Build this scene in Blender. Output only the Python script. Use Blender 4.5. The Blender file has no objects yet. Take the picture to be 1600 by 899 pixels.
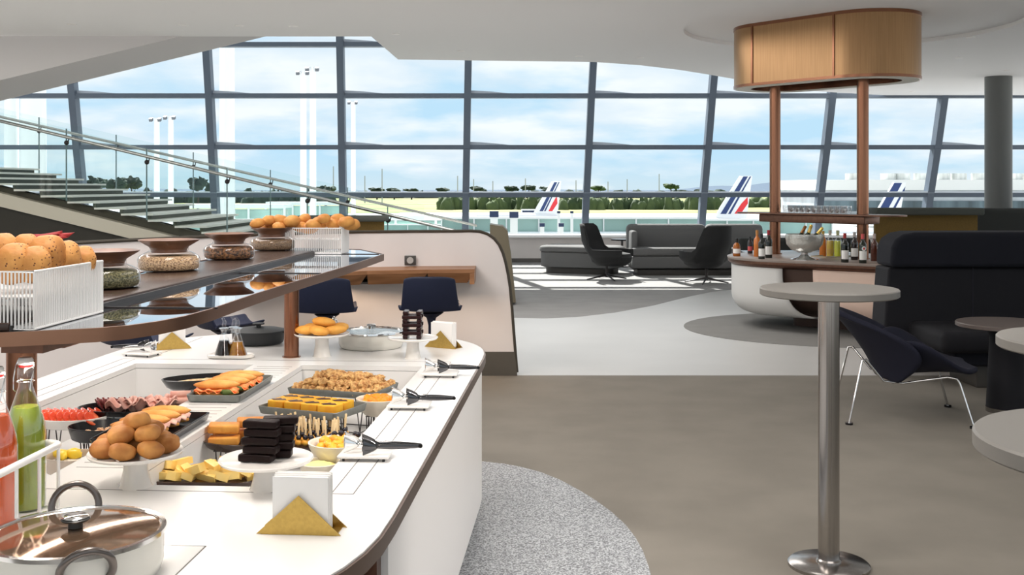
import bpy, bmesh, math, random
from mathutils import Vector, Matrix, noise as mnoise
random.seed(7)
PI=math.pi
F=1700.0; HY=292.0; EYE=1.5
C=bpy.context.scene.collection
def W(px,py,z=0.0):
    y=F*(EYE-z)/(py-HY); return Vector(((px-800)/F*y,y,z))
def WY(px,py,y):
    return Vector(((px-800)/F*y,y,EYE-(py-HY)*y/F))
# ---------- materials
MATS={}
def mat(name,col,rough=.5,metal=0,var=0,scale=20,bump=0,bscale=None,spec=.5,col2=None,trans=0,emit=None,estr=0,detail=3,coat=0,sheen=0,thr=None,ior=1.45,stretch=None):
    if name in MATS: return MATS[name]
    m=bpy.data.materials.new(name); m.use_nodes=True; nt=m.node_tree; b=nt.nodes['Principled BSDF']
    c=tuple(col)+(1,)
    b.inputs['Base Color'].default_value=c; b.inputs['Roughness'].default_value=rough
    b.inputs['Metallic'].default_value=metal; b.inputs['Specular IOR Level'].default_value=spec
    b.inputs['Transmission Weight'].default_value=trans; b.inputs['IOR'].default_value=ior
    b.inputs['Coat Weight'].default_value=coat; b.inputs['Sheen Weight'].default_value=sheen
    if emit: b.inputs['Emission Color'].default_value=tuple(emit)+(1,); b.inputs['Emission Strength'].default_value=estr
    tc=nt.nodes.new('ShaderNodeTexCoord'); mp=nt.nodes.new('ShaderNodeMapping'); nt.links.new(tc.outputs['Object'],mp.inputs[0])
    if stretch: mp.inputs['Scale'].default_value=stretch
    if var or col2:
        n=nt.nodes.new('ShaderNodeTexNoise'); n.inputs['Scale'].default_value=scale; n.inputs['Detail'].default_value=detail
        nt.links.new(mp.outputs[0],n.inputs['Vector'])
        r=nt.nodes.new('ShaderNodeValToRGB')
        lo,hi=thr if thr else (.35,.65)
        r.color_ramp.elements[0].position=lo; r.color_ramp.elements[1].position=hi
        c2=tuple(col2)+(1,) if col2 else tuple(min(1,x*(1+var)) for x in col)+(1,)
        c1=c if col2 else tuple(x*(1-var) for x in col)+(1,)
        r.color_ramp.elements[0].color=c1; r.color_ramp.elements[1].color=c2
        nt.links.new(n.outputs['Fac'],r.inputs[0]); nt.links.new(r.outputs[0],b.inputs['Base Color'])
    if bump:
        n2=nt.nodes.new('ShaderNodeTexNoise'); n2.inputs['Scale'].default_value=bscale or scale; n2.inputs['Detail'].default_value=4
        nt.links.new(mp.outputs[0],n2.inputs['Vector'])
        bp=nt.nodes.new('ShaderNodeBump'); bp.inputs['Strength'].default_value=bump; bp.inputs['Distance'].default_value=.01
        nt.links.new(n2.outputs['Fac'],bp.inputs['Height']); nt.links.new(bp.outputs[0],b.inputs['Normal'])
    MATS[name]=m; return m
def glassmat(name,tint=(1,1,1),gloss=.08,rough=.02,frescale=1.0,base=.0):
    if name in MATS: return MATS[name]
    m=bpy.data.materials.new(name); m.use_nodes=True; nt=m.node_tree; nt.nodes.clear()
    o=nt.nodes.new('ShaderNodeOutputMaterial'); mix=nt.nodes.new('ShaderNodeMixShader')
    t=nt.nodes.new('ShaderNodeBsdfTransparent'); t.inputs[0].default_value=tuple(tint)+(1,)
    g=nt.nodes.new('ShaderNodeBsdfGlossy'); g.inputs['Roughness'].default_value=rough; g.inputs[0].default_value=(.95,.97,1,1)
    lw_=nt.nodes.new('ShaderNodeLayerWeight'); lw_.inputs[0].default_value=.5
    lw=nt.nodes.new('ShaderNodeMath'); lw.operation='POWER'; lw.inputs[1].default_value=3.2; nt.links.new(lw_.outputs['Facing'],lw.inputs[0])
    mu=nt.nodes.new('ShaderNodeMath'); mu.operation='MULTIPLY_ADD'; mu.inputs[1].default_value=frescale; mu.inputs[2].default_value=base; mu.use_clamp=True
    nt.links.new(lw.outputs[0],mu.inputs[0]); nt.links.new(mu.outputs[0],mix.inputs[0])
    nt.links.new(t.outputs[0],mix.inputs[1]); nt.links.new(g.outputs[0],mix.inputs[2]); nt.links.new(mix.outputs[0],o.inputs[0])
    MATS[name]=m; return m
# ---------- mesh builder
def rotm(rx=0,ry=0,rz=0): return Matrix.Rotation(rz,3,'Z')@Matrix.Rotation(ry,3,'Y')@Matrix.Rotation(rx,3,'X')
class MB:
    def __init__(s): s.v=[]; s.f=[]
    def add(s,vs,fs):
        o=len(s.v); s.v+= [tuple(x) for x in vs]; s.f+=[tuple(i+o for i in f) for f in fs]; return s
    def box(s,c,d,r=None,bev=0):
        hx,hy,hz=d[0]/2,d[1]/2,d[2]/2; R=rotm(*r) if r else None
        if bev>0:
            bm=bmesh.new(); bmesh.ops.create_cube(bm,size=1)
            for v in bm.verts: v.co=Vector((v.co.x*d[0],v.co.y*d[1],v.co.z*d[2]))
            bmesh.ops.bevel(bm,geom=bm.edges[:],offset=bev,segments=3,profile=.5,affect='EDGES')
            bm.verts.index_update(); vs=[v.co.copy() for v in bm.verts]; fs=[[v.index for v in f.verts] for f in bm.faces]; bm.free()
        else:
            vs=[Vector((x,y,z)) for x in(-hx,hx) for y in(-hy,hy) for z in(-hz,hz)]
            fs=[(0,1,3,2),(4,6,7,5),(0,4,5,1),(2,3,7,6),(0,2,6,4),(1,5,7,3)]
        if R: vs=[R@v for v in vs]
        return s.add([v+Vector(c) for v in vs],fs)
    def lathe(s,prof,n=32,c=(0,0,0),R=None,sx=1,sy=1):
        vs=[];fs=[];c=Vector(c)
        for (r,z) in prof:
            for k in range(n):
                a=2*PI*k/n; p=Vector((r*math.cos(a)*sx,r*math.sin(a)*sy,z)); 
                if R: p=R@p
                vs.append(p+c)
        m=len(prof)
        for i in range(m-1):
            for k in range(n):
                k2=(k+1)%n; fs.append((i*n+k,i*n+k2,(i+1)*n+k2,(i+1)*n+k))
        if prof[0][0]>1e-6: fs.append(tuple(range(n))[::-1])
        if prof[-1][0]>1e-6: fs.append(tuple((m-1)*n+k for k in range(n)))
        return s.add(vs,fs)
    def tube(s,pts,r,n=8,closed=False,flat=1,caps=True):
        pts=[Vector(p) for p in pts]; m=len(pts); rs=r if isinstance(r,(list,tuple)) else [r]*m
        vs=[];fs=[]; up=Vector((0,0,1))
        prev=None
        for i,p in enumerate(pts):
            if closed: t=(pts[(i+1)%m]-pts[i-1])
            else: t=pts[min(i+1,m-1)]-pts[max(i-1,0)]
            t=t.normalized() if t.length>1e-9 else up
            if prev is None:
                a=t.cross(up); 
                if a.length<1e-3: a=t.cross(Vector((1,0,0)))
                a.normalize()
            else:
                a=prev-t*prev.dot(t)
                if a.length<1e-6: a=t.orthogonal()
                a.normalize()
            prev=a; b=t.cross(a)
            for k in range(n):
                an=2*PI*k/n; vs.append(p+(a*math.cos(an)+b*math.sin(an)*flat)*rs[i])
        for i in range(m if closed else m-1):
            j=(i+1)%m
            for k in range(n):
                k2=(k+1)%n; fs.append((i*n+k,i*n+k2,j*n+k2,j*n+k))
        if not closed and caps: fs.append(tuple(range(n))[::-1]); fs.append(tuple((m-1)*n+k for k in range(n)))
        return s.add(vs,fs)
    def cyl(s,c,r,h,n=24,r2=None,R=None):
        return s.lathe([(r,0),(r if r2 is None else r2,h)],n,c,R)
    def blob(s,c,rad,r=None,nz=0,ns=3,n=12,m=8,seed=0,flatbottom=False,se=1.0):
        vs=[];fs=[];R=rotm(*r) if r else None; c=Vector(c)
        for i in range(m+1):
            th=PI*i/m
            for k in range(n):
                a=2*PI*k/n; d=Vector((math.sin(th)*math.cos(a),math.sin(th)*math.sin(a),math.cos(th)))
                if se!=1: d=Vector([math.copysign(abs(x)**se,x) for x in d])
                q=1+(nz*mnoise.noise(d*ns+Vector((seed*7.3,seed*1.7,seed*3.1))) if nz else 0)
                p=Vector((d.x*rad[0]*q,d.y*rad[1]*q,d.z*rad[2]*q))
                if flatbottom and p.z<-.6*rad[2]: p.z=-.6*rad[2]
                if R: p=R@p
                vs.append(p+c)
        for i in range(m):
            for k in range(n):
                k2=(k+1)%n; fs.append((i*n+k,(i+1)*n+k,(i+1)*n+k2,i*n+k2))
        return s.add(vs,fs)
    def prism(s,poly,z0,z1,axis='z',off=0):
        n=len(poly)
        def P(p,z): 
            return {'z':(p[0],p[1],z),'y':(p[0],z,p[1]),'x':(z,p[0],p[1])}[axis]
        vs=[P(p,z0) for p in poly]+[P(p,z1) for p in poly]
        fs=[tuple(range(n))[::-1],tuple(range(n,2*n))]+[(i,(i+1)%n,n+(i+1)%n,n+i) for i in range(n)]
        return s.add(vs,fs)
    def grid(s,fn,nu,nv,closeu=False):
        vs=[fn(i/(nu if closeu else nu),j/nv) for j in range(nv+1) for i in range(nu if closeu else nu+1)]
        w=nu if closeu else nu+1; fs=[]
        for j in range(nv):
            for i in range(nu):
                i2=(i+1)%w; fs.append((j*w+i,j*w+i2,(j+1)*w+i2,(j+1)*w+i))
        return s.add(vs,fs)
    def shape(s,kind,a,b,prof,r=.02,n=40,c=(0,0,0),R=None):
        """stack of outlines: prof=[(inset,z)]; kind el / rr"""
        vs=[];fs=[];c=Vector(c); N=n
        for (d,z) in prof:
            A=max(a-d,1e-4);B=max(b-d,1e-4)
            if kind=='el': pts=[(A*math.cos(2*PI*k/N),B*math.sin(2*PI*k/N)) for k in range(N)]
            else:
                rr=min(max(r-d,min(r,.3*min(A,B)) if d>=0 else r-d),A,B); pts=[]; q=N//4
                for (cx,cy,a0) in ((A-rr,B-rr,0),(-A+rr,B-rr,PI/2),(-A+rr,-B+rr,PI),(A-rr,-B+rr,1.5*PI)):
                    for k in range(q):
                        t=a0+PI/2*k/(q-1); pts.append((cx+rr*math.cos(t),cy+rr*math.sin(t)))
            for p in pts:
                p=Vector((p[0],p[1],z)); 
                if R: p=R@p
                vs.append(p+c)
        N=len(vs)//len(prof); m=len(prof)
        for i in range(m-1):
            for k in range(N):
                k2=(k+1)%N; fs.append((i*N+k,i*N+k2,(i+1)*N+k2,(i+1)*N+k))
        fs.append(tuple(range(N))[::-1]); fs.append(tuple((m-1)*N+k for k in range(N)))
        return s.add(vs,fs)
    def build(s,name,m,parent=None,loc=None,rz=0,smooth=40,merge=True,col=None):
        me=bpy.data.meshes.new(name); bm=bmesh.new()
        vv=[bm.verts.new(v) for v in s.v]
        for f in s.f:
            try: bm.faces.new([vv[i] for i in f])
            except Exception: pass
        if merge: bmesh.ops.remove_doubles(bm,verts=bm.verts[:],dist=1e-6)
        bmesh.ops.recalc_face_normals(bm,faces=bm.faces[:])
        if smooth:
            for f in bm.faces: f.smooth=True
            lim=math.radians(smooth)
            for e in bm.edges:
                if len(e.link_faces)==2 and e.calc_face_angle(0)>lim: e.smooth=False
        bm.to_mesh(me); bm.free()
        if m: me.materials.append(m)
        o=bpy.data.objects.new(name,me); C.objects.link(o)
        if parent: o.parent=parent
        if loc is not None: o.location=loc
        if rz: o.rotation_euler[2]=rz
        return o
def tag(o,label=None,cat=None,group=None,kind=None):
    if label: o['label']=label
    if cat: o['category']=cat
    if group: o['group']=group
    if kind: o['kind']=kind
    return o
def thing(name,label,cat,loc=(0,0,0),rz=0,group=None):
    o=bpy.data.objects.new(name,None); C.objects.link(o); o.location=loc; o.rotation_euler[2]=rz; o.empty_display_size=.05
    return tag(o,label,cat,group)
def struct(o): o['kind']='structure'; return o
def kids(o): return [c for c in bpy.data.objects if c.parent==o]
def dup(o,loc=None,rz=None,label=None,scale=None,rot=None):
    def rec(a,par):
        c=a.copy(); C.objects.link(c); c.parent=par
        for k in KID.get(a.name,None) or kids(a): rec(k,c)
        return c
    c=rec(o,None)
    if loc is not None: c.location=loc
    if rz is not None: c.rotation_euler[2]=rz
    if rot is not None: c.rotation_euler=rot
    if scale is not None: c.scale=scale if hasattr(scale,'__len__') else (scale,)*3
    if label: c['label']=label
    return c
KID={}
def plate(outer,holes,z0,z1):
    """flat slab with holes; outer/holes lists of (x,y)"""
    bm=bmesh.new(); mb=MB(); loops=[outer]+holes; off=0; es=[]
    for lp in loops:
        vs=[bm.verts.new((p[0],p[1],0)) for p in lp]
        for i in range(len(vs)): es.append(bm.edges.new((vs[i],vs[(i+1)%len(vs)])))
    bmesh.ops.triangle_fill(bm,edges=es,use_beauty=True)
    bm.verts.index_update()
    vs=[v.co.copy() for v in bm.verts]; fs=[[v.index for v in f.verts] for f in bm.faces]; bm.free()
    mb.add([(v.x,v.y,z1) for v in vs],fs); mb.add([(v.x,v.y,z0) for v in vs],[f[::-1] for f in fs])
    for lp in loops:
        n=len(lp); mb.add([(p[0],p[1],z0) for p in lp]+[(p[0],p[1],z1) for p in lp],[(i,(i+1)%n,n+(i+1)%n,n+i) for i in range(n)])
    return mb
def smoothpoly(pts,it=2,closed=True):
    for _ in range(it):
        q=[]; n=len(pts)
        for i in range(n if closed else n-1):
            a=pts[i]; b=pts[(i+1)%n]
            q.append(tuple(a[k]*.75+b[k]*.25 for k in range(len(a)))); q.append(tuple(a[k]*.25+b[k]*.75 for k in range(len(a))))
        if not closed: q=[pts[0]]+q+[pts[-1]]
        pts=q
    return pts
# ---------- shared materials
white=mat('white_lacquer',(.90,.87,.85),.35)
top_white=mat('solid_surface',(.76,.75,.74),.22,spec=.5)
pink_white=mat('wall_paint',(.80,.75,.73),.6,var=.02,scale=3)
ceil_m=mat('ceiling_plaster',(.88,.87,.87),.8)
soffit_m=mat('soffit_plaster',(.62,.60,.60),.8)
bronze=mat('brushed_bronze',(.27,.125,.075),.24,1)
band_m=mat('bronze_band',(.30,.16,.105),.3,1)
rim_m=mat('rim_bronze',(.20,.145,.12),.4,.9)
bronze_d=mat('dark_bronze',(.16,.085,.06),.35,.9,var=.1,scale=30)
copper_shade=mat('brass_shade',(.34,.20,.10),.36,.9,var=.07,scale=90,stretch=(1,1,.03))
steel=mat('polished_steel',(.78,.78,.78),.12,1)
bsteel=mat('brushed_steel',(.42,.40,.385),.2,1,var=.08,scale=80,stretch=(1,1,.02))
blackm=mat('black_gloss',(.012,.012,.014),.2)
darkmetal=mat('dark_wire',(.05,.045,.045),.4,.6)
navy=mat('navy_shell',(.007,.012,.038),.55)
navyfab=mat('navy_fabric',(.004,.005,.011),.9,var=.2,scale=300,sheen=.0)
navyfab2=mat('dark_navy_cushion',(.0045,.0045,.008),.8,var=.1,scale=200)
greyfab=mat('grey_fabric',(.14,.14,.14),.85,var=.1,scale=200)
charfab=mat('charcoal_fabric',(.022,.022,.023),.85,var=.15,scale=200)
wood=mat('oak_wood',(.42,.20,.09),.4,col2=(.25,.11,.045),scale=9,stretch=(.15,1,3),detail=6)
dwood=mat('walnut_wood',(.06,.034,.025),.25,col2=(.04,.022,.016),scale=12,stretch=(.3,2,3),detail=5)
brass=mat('brushed_brass',(.52,.35,.10),.33,1,var=.06,scale=120)
paper=mat('white_paper',(.88,.86,.84),.85)
ceramic=mat('white_ceramic',(.80,.77,.73),.22,coat=.3)
beigecer=mat('beige_ceramic',(.62,.52,.43),.35)
greytray=mat('grey_enamel',(.17,.18,.17),.35,var=.1,scale=40)
frame_m=mat('window_frame_paint',(.115,.145,.19),.45)
framelt=mat('window_frame_light',(.60,.66,.74),.4)
whitewire=mat('white_wire',(.85,.84,.83),.3)
enamel=mat('cream_enamel',(.70,.68,.62),.2,coat=.3)
clear=glassmat('clear_glass',(.97,.98,.98),frescale=.85,base=.07)
jarglass=glassmat('jar_glass',(.97,.95,.94),frescale=.8,base=.03)
lidglass=glassmat('lid_glass',(.93,.93,.92),frescale=.22,base=.0)
pane_m=glassmat('window_glass',(.97,.985,.99),frescale=.35,base=0)
balu=glassmat('balustrade_glass',(.95,.98,.975),frescale=.6,base=.01)
shelfglass=glassmat('shelf_glass',(.30,.31,.31),frescale=.8,base=.30,rough=.012)
# ---------- camera
cam=bpy.data.cameras.new('camera'); co=bpy.data.objects.new('camera',cam); C.objects.link(co)
co.location=(0,0,EYE); co.rotation_euler=(PI/2,0,0); cam.sensor_width=36; cam.lens=F/1600*36; cam.shift_y=-(449.5-HY)/1600; cam.clip_end=9000
bpy.context.scene.camera=co
vs=bpy.context.scene.view_settings; vs.view_transform='Standard'; vs.look='None'; vs.gamma=1; vs.exposure=.4; vs.use_curve_mapping=False
# ---------- floor (one slab with flush inlaid zones)
beige=mat('beige_carpet',(.225,.205,.175),.95,var=.06,scale=2.5,bump=.25,bscale=450)
lightfl=mat('pale_resin_floor',(.60,.60,.59),.42,var=.03,scale=1.2)
greyc=mat('grey_carpet',(.30,.295,.29),.95,var=.05,scale=3,bump=.2,bscale=400)
terr=mat('terrazzo',(.13,.135,.145),.5,col2=(.50,.52,.54),scale=140,thr=(.42,.60),detail=2)
def flr():
    me_parts=[]
    mb=MB(); XL,XR=-13,12.2; 
    fl=plate([(XL,-2.5),(XR,-2.5),(XR,23),(XL,23)],[],-.12,0).build('floor',beige,smooth=0); struct(fl)
    A=plate([(XL,8.64),(XR,8.64),(XR,22.9),(XL,22.9)],[],-.05,.002).build('resin_zone',lightfl,fl,smooth=0)
    bd=[(803,497),(850,498),(900,496),(960,489),(1020,478),(1080,463),(1110,457),(1150,452)]
    pts=[(-12.9,12.45)]+[tuple(W(a,b)[:2]) for a,b in bd]+[(5.2,16.2),(12.1,16.6),(12.1,22.85),(-12.9,22.85)]
    plate(pts,[],-.05,.004).build('carpet_zone',greyc,fl,smooth=0)
    el=[(3.45+1.62*math.cos(t),11.5+1.42*math.sin(t)) for t in [2*PI*k/64 for k in range(64)]]
    plate(el,[],-.05,.006).build('bar_carpet_zone',mat('mid_grey_carpet',(.24,.235,.225),.95,var=.05,scale=3),fl,smooth=0)
    tp=[(752,722),(800,727),(860,743),(920,775),(970,812),(1000,850),(1018,899)]
    p=[(-2.9,5.6),(-1.9,6.35),(-.7,6.2)]+[tuple(W(a,b)[:2]) for a,b in tp]+[(.5,3.4),(.38,2.5),(.1,1.5),(-.5,.8),(-2.2,.8),(-2.9,2.5)]
    plate(smoothpoly(p,1),[],-.05,.003).build('terrazzo_zone',terr,fl,smooth=0)
flr()
# ---------- ceiling
ZC=3.25
edge=[(380,57),(580,57),(622,93),(930,97),(1000,102),(1060,109),(1110,117),(1150,124),(1200,133),(1280,143),(1400,150),(1600,153)]
ep=[(WY(a,b,F*(EYE-ZC)/(b-HY)).x,F*(EYE-ZC)/(b-HY)) for a,b in edge]
ep=[(-13.2,ep[0][1])]+ep+[(12,ep[-1][1])]
rc=[(3.68+1.78*math.cos(t),11.9+1.86*math.sin(t)) for t in [2*PI*k/72 for k in range(72)]]
ceil=plate([(12,-2.8),(-13.2,-2.8)]+ep,[rc],ZC,ZC+.3).build('ceiling',ceil_m,smooth=0); struct(ceil)
plate([(3.68+1.9*math.cos(t),11.9+1.98*math.sin(t)) for t in [2*PI*k/72 for k in range(72)]],[],ZC+.045,ZC+.2).build('ceiling_recess',ceil_m,ceil,smooth=0)
plate([(-13.2,10),(12.5,10),(12.5,22.6),(-13.2,22.6)],[],6.3,6.5).build('ceiling_upper',ceil_m,None,smooth=0)
struct(bpy.data.objects['ceiling_upper']).name='ceiling.001'
# sloping stair soffit hanging from ceiling at left
ys=F*(EYE-ZC)/(57-HY)+.23
mb=MB()
a=WY(-60,172.6,ys+1.0); b=WY(415,57,ys+1.0)
def prismY(pts,y0,y1,mb=None):
    mb=mb or MB(); return mb.prism([(p[0],p[1]) for p in pts],y0,y1,axis='y')
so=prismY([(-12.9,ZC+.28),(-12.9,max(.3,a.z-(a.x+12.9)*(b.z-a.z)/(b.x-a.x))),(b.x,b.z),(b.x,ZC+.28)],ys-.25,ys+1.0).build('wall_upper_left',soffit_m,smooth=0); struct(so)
# walls enclosing unseen sides
def sidewall(nm,c,d,ax):
    m=MB().box((c[0],c[1],.275),(d[0],d[1],.55))
    n=int(max(d)/2.6)
    for k in range(n+1):
        t=-.5+k/n; m.box((c[0]+(t*d[0] if ax=='x' else 0),c[1]+(t*d[1] if ax=='y' else 0),1.9),(.13,.13,2.75))
    o=m.build(nm,pink_white,smooth=0); struct(o)
sidewall('wall_left',(-13.1,10),(.2,25.4),'y'); sidewall('wall_right',(12.25,10),(.2,25.4),'y'); sidewall('wall_back',(-.4,-2.7),(25,.2),'x')
# ---------- facade
fz=[(EYE-(368-HY)*21.7/F,21.7),(1.336,21.5),(2.27,21.2),(3.247,20.92),(4.19,20.6),(5.15,20.2),(6.3,19.7)]
mpx=[-520,-300,-85,129,336,536,728,916,1099,1281,1451,1615,1780]
def mp(i,j):
    px0=mpx[i]; z,y=fz[j]; t=21.5/y
    px=px0+(px0-631)*(t-1); return Vector(((px-800)/F*y,y,z))
for i in range(len(mpx)-1):
    win=thing('window_%d'%(i+1),None,None); struct(win); win.location=(mp(i,0).x,21.7,0)
    L=win.location
    for j in range(len(fz)-1):
        A,B,D,E=mp(i,j),mp(i+1,j),mp(i+1,j+1),mp(i,j+1)
        g=MB(); q=[p-L for p in (A,B,D,E)]; yv=Vector((0,.025,0))
        g.add([p+yv for p in q]+[p+yv*2 for p in q],[(0,1,2,3),(7,6,5,4),(0,4,5,1),(1,5,6,2),(2,6,7,3),(3,7,4,0)]).build('pane',pane_m,win,smooth=0)
    fr=MB()
    def bar(mb,P,Q,w,d,vert):
        t=(Q-P).normalized()
        if vert: a_=Vector((1,0,0)); b_=t.cross(a_).normalized()
        else: a_=Vector((0,0,1)); b_=Vector((0,1,0))
        vs_=[X+a_*sx*w/2+b_*sy*d/2 for X in(P,Q) for sx in(-1,1) for sy in(-1,1)]
        mb.add(vs_,[(0,1,3,2),(4,6,7,5),(0,4,5,1),(2,3,7,6),(0,2,6,4),(1,5,7,3)])
    for j in range(len(fz)-1):
        bar(fr,mp(i,j)-L,mp(i,j+1)-L,.13,.22,True)
    fr.build('mullion',frame_m,win,smooth=0)
    for j in range(1,len(fz)):
        hb=MB(); bar(hb,mp(i,j)-L,mp(i+1,j)-L,.085,.2,False)
        hb.build('transom',frame_m,win,smooth=0)
        if j>=2:
            bl=MB(); p=mp(i,j)-L; w=.85
            pts=[(p.x+.05+w*t,p.z+.035+.07*(1-t**1.6)) for t in [k/10 for k in range(11)]]
            pts=[(p.x+.05,p.z+.03)]+pts
            bl.prism(pts,p.y-.02,p.y+.02,axis='y').build('wind_brace',framelt,win,smooth=0)
        else:
            lt=MB(); p=mp(i,j)-L; q=mp(i+1,j)-L
            bar(lt,p+Vector((0,-.03,.055)),q+Vector((0,-.03,.055)),.03,.2,False); lt.build('transom_cap',framelt,win,smooth=0)
# sill wall
zs=fz[0][0]
sw=MB().box((0,21.72,zs/2-.02),(24,.3,zs-.0)).build('wall_front',pink_white,smooth=0); struct(sw)
struct(MB().box((0,21.6,zs+.0),(24,.55,.05)).build('trim_1',mat('sill_white',(.85,.86,.88),.4),smooth=0))
struct(MB().box((0,21.55,.04),(24,.03,.08)).build('baseboard_front',mat('base_grey',(.13,.12,.11),.6),smooth=0))
# column
yc=17.3; cx=(1560-800)/F*yc
struct(MB().cyl((cx,yc,0),.205,ZC+.25,40).build('trim_2',mat('column_paint',(.13,.135,.13),.45),smooth=40))
# ---------- white curved wall with ledge
ZW=1.142
wl=[(-1000,2.9),(-300,5.0),(0,6.3),(130,6.87),(317,7.66),(450,8.14),(559,8.48),(650,8.6),(735,8.64)]
wl2=[]
for k in range(len(wl)-1):
    for s_ in range(4):
        t=s_/4; wl2.append((wl[k][0]*(1-t)+wl[k+1][0]*t,wl[k][1]*(1-t)+wl[k+1][1]*t))
cols=[((px-800)/F*y,y,ZW) for px,y in wl2]
for px,py in [(735,362),(750,363),(762,367),(772,374),(780,384),(786,397),(790,411),(794,430),(797,450),(800,482),(804,535),(808,583)]:
    p=WY(px,py,8.64); cols.append((p.x,p.y,max(p.z,.02)))
def wallmesh(cols,z0,th,off=0,ztop=None):
    mb=MB(); n=len(cols); vs_=[]
    for i,(x,y,z) in enumerate(cols):
        a=cols[max(i-1,0)];b=cols[min(i+1,n-1)]; t=Vector((b[0]-a[0],b[1]-a[1],0))
        t=t.normalized(); nn=Vector((-t.y,t.x,0)); zt=z if ztop is None else min(z,ztop)
        f_=Vector((x,y,0))-nn*off; b_=f_+nn*(th+off)
        vs_+=[(f_.x,f_.y,z0),(f_.x,f_.y,zt),(b_.x,b_.y,zt),(b_.x,b_.y,z0)]
    fs=[]
    for i in range(n-1):
        for k in range(4):
            k2=(k+1)%4; fs.append((i*4+k,i*4+k2,(i+1)*4+k2,(i+1)*4+k))
    fs.append((0,1,2,3)); fs.append(tuple(4*(n-1)+k for k in (3,2,1,0)))
    return mb.add(vs_,fs)
lw=thing('low_partition_wall','white curved partition wall with rounded end behind the buffet stools','partition',(0,8.64,0)); 
def shift(mb,d): mb.v=[(v[0]-d[0],v[1]-d[1],v[2]-d[2]) for v in mb.v]; return mb
shift(wallmesh(cols,.0,.13),(0,8.64,0)).build('panel',pink_white,lw,smooth=40)
shift(wallmesh([c for c in cols],.0,.05,off=.012,ztop=.19),(0,8.64,0)).build('skirting',mat('skirting_bronze',(.10,.09,.075),.5),lw)
# edge trim along the top + end
tr=MB(); tr.tube([(c[0]+.0,c[1]-8.64+.0,c[2]+.006) for c in cols],.013,6); tr.build('edge_trim',mat('edge_bronze',(.09,.08,.065),.4,.5),lw)
# second bronze parapet beyond
bp=MB(); y0=14.0
pp=[WY(a,b,y0) for a,b in [(766,350),(786,353),(793,360),(798,395),(806,470),(766,470)]]
pb=MB().prism([(p.x+.5,max(p.z,0)) for p in pp],-.25,.25,axis='y').build('bronze_parapet',mat('olive_bronze',(.16,.135,.09),.45,.3),None,loc=(-.5,y0,0),smooth=0)
tag(pb,'olive bronze parapet end with slanting edge behind the white partition','parapet')
# ledge
lg=thing('wall_ledge_counter','long oak ledge counter fixed to the white curved partition','counter',(-.28,8.3,0))
seg=[(380,7.9),(450,8.14),(559,8.48),(650,8.6),(744,8.64)]
lp=[((px-800)/F*y,y) for px,y in seg]
fr_=[(lp[k][0]+(.12 if k<4 else -.0),lp[k][1]-.36) for k in range(5)]
poly=lp+fr_[::-1]
def loc(ps,o): return [(p[0]-o[0],p[1]-o[1]) for p in ps]
mb=plate(loc(poly,lg.location),[],.845,.872); mb.build('worktop',wood,lg,smooth=0)
fb=MB(); 
for k in range(4):
    a_,b_=fr_[k],fr_[k+1]; fb.add([(a_[0],a_[1],.845),(b_[0],b_[1],.845),(b_[0]-.06,b_[1]+.04,.765),(a_[0],a_[1]+.06,.765),(a_[0],a_[1]+.03,.845),(b_[0],b_[1]+.03,.845),(b_[0]-.06,b_[1]+.07,.765),(a_[0],a_[1]+.09,.765)],[(0,1,2,3),(4,7,6,5),(0,4,5,1),(1,5,6,2),(2,6,7,3),(3,7,4,0)])
fb.v=[(v[0]-lg.location.x,v[1]-lg.location.y,v[2]) for v in fb.v]; fb.build('apron',wood,lg,smooth=0)
e=lp[-1]; MB().box((e[0]-.02-lg.location.x,e[1]-.18-lg.location.y,.815),(.035,.36,.115)).build('end_panel',wood,lg)
plate(loc([(p[0]-.08,p[1]-.005) for p in lp]+[(p[0]-.05,p[1]+.09) for p in fr_[::-1]],lg.location),[],.765,.78).build('underside',mat('ledge_shadow_grey',(.12,.11,.10),.6),lg,smooth=0)  # dark grey sheet paints the shadow under the oak ledge
# socket
sk=thing('wall_socket','square dark wall socket above the oak ledge','socket',WY(641,407,8.575))
MB().box((0,0,0),(.09,.012,.075),bev=.003).build('plate',mat('socket_dark',(.08,.075,.07),.4,.5),sk)
MB().cyl((0,-.005,0),.026,.006,24,R=rotm(PI/2)).build('outlet',mat('socket_grey',(.45,.44,.42),.4),sk)
# ---------- staircase
YS=14.0; YE=17.0
stc=thing('staircase','wide pale staircase with glass balustrades descending behind the buffet','staircase',(-5,YS,0))
treadm=mat('tread_stone',(.78,.78,.72),.5); riserm=mat('riser_olive',(.075,.085,.055),.6)
so_=stc.location
rr=.345; rz_=.0785
x0=(22-800)/F*YS; z0=EYE-(296-HY)*YS/F
for k in range(-4,17):
    x=x0+rr*k; z=z0-rz_*k
    MB().box((x+rr*.5+.03-so_.x,(YS+YE)/2-so_.y,z-.012),(rr+.07,YE-YS,.026)).build('tread',treadm,stc,smooth=0)
    MB().box((x+rr-.02-so_.x,(YS+YE)/2-so_.y,z-.055),(.04,YE-YS-.1,.065)).build('riser',riserm,stc,smooth=0)
def zl(px,m,b): return b+m*px
und=[(-80,272.5),(0,291),(22,296.3),(760,465),(760,560),(-80,560)]
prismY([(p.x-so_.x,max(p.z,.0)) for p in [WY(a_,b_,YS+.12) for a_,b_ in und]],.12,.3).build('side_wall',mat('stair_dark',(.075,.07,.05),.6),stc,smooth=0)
bandp=[(-80,282),(0,302),(212,355),(500,428),(500,452),(208,374),(0,323),(-80,303)]
prismY([(p.x-so_.x,p.z) for p in [WY(a_,b_,YS-.1) for a_,b_ in bandp]],-.1,.11).build('stringer',mat('stringer_cove_lit',(.60,.56,.46),.4,.1),stc,smooth=0)  # pale warm tone puts the cove light on the stringer into its colour
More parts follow.
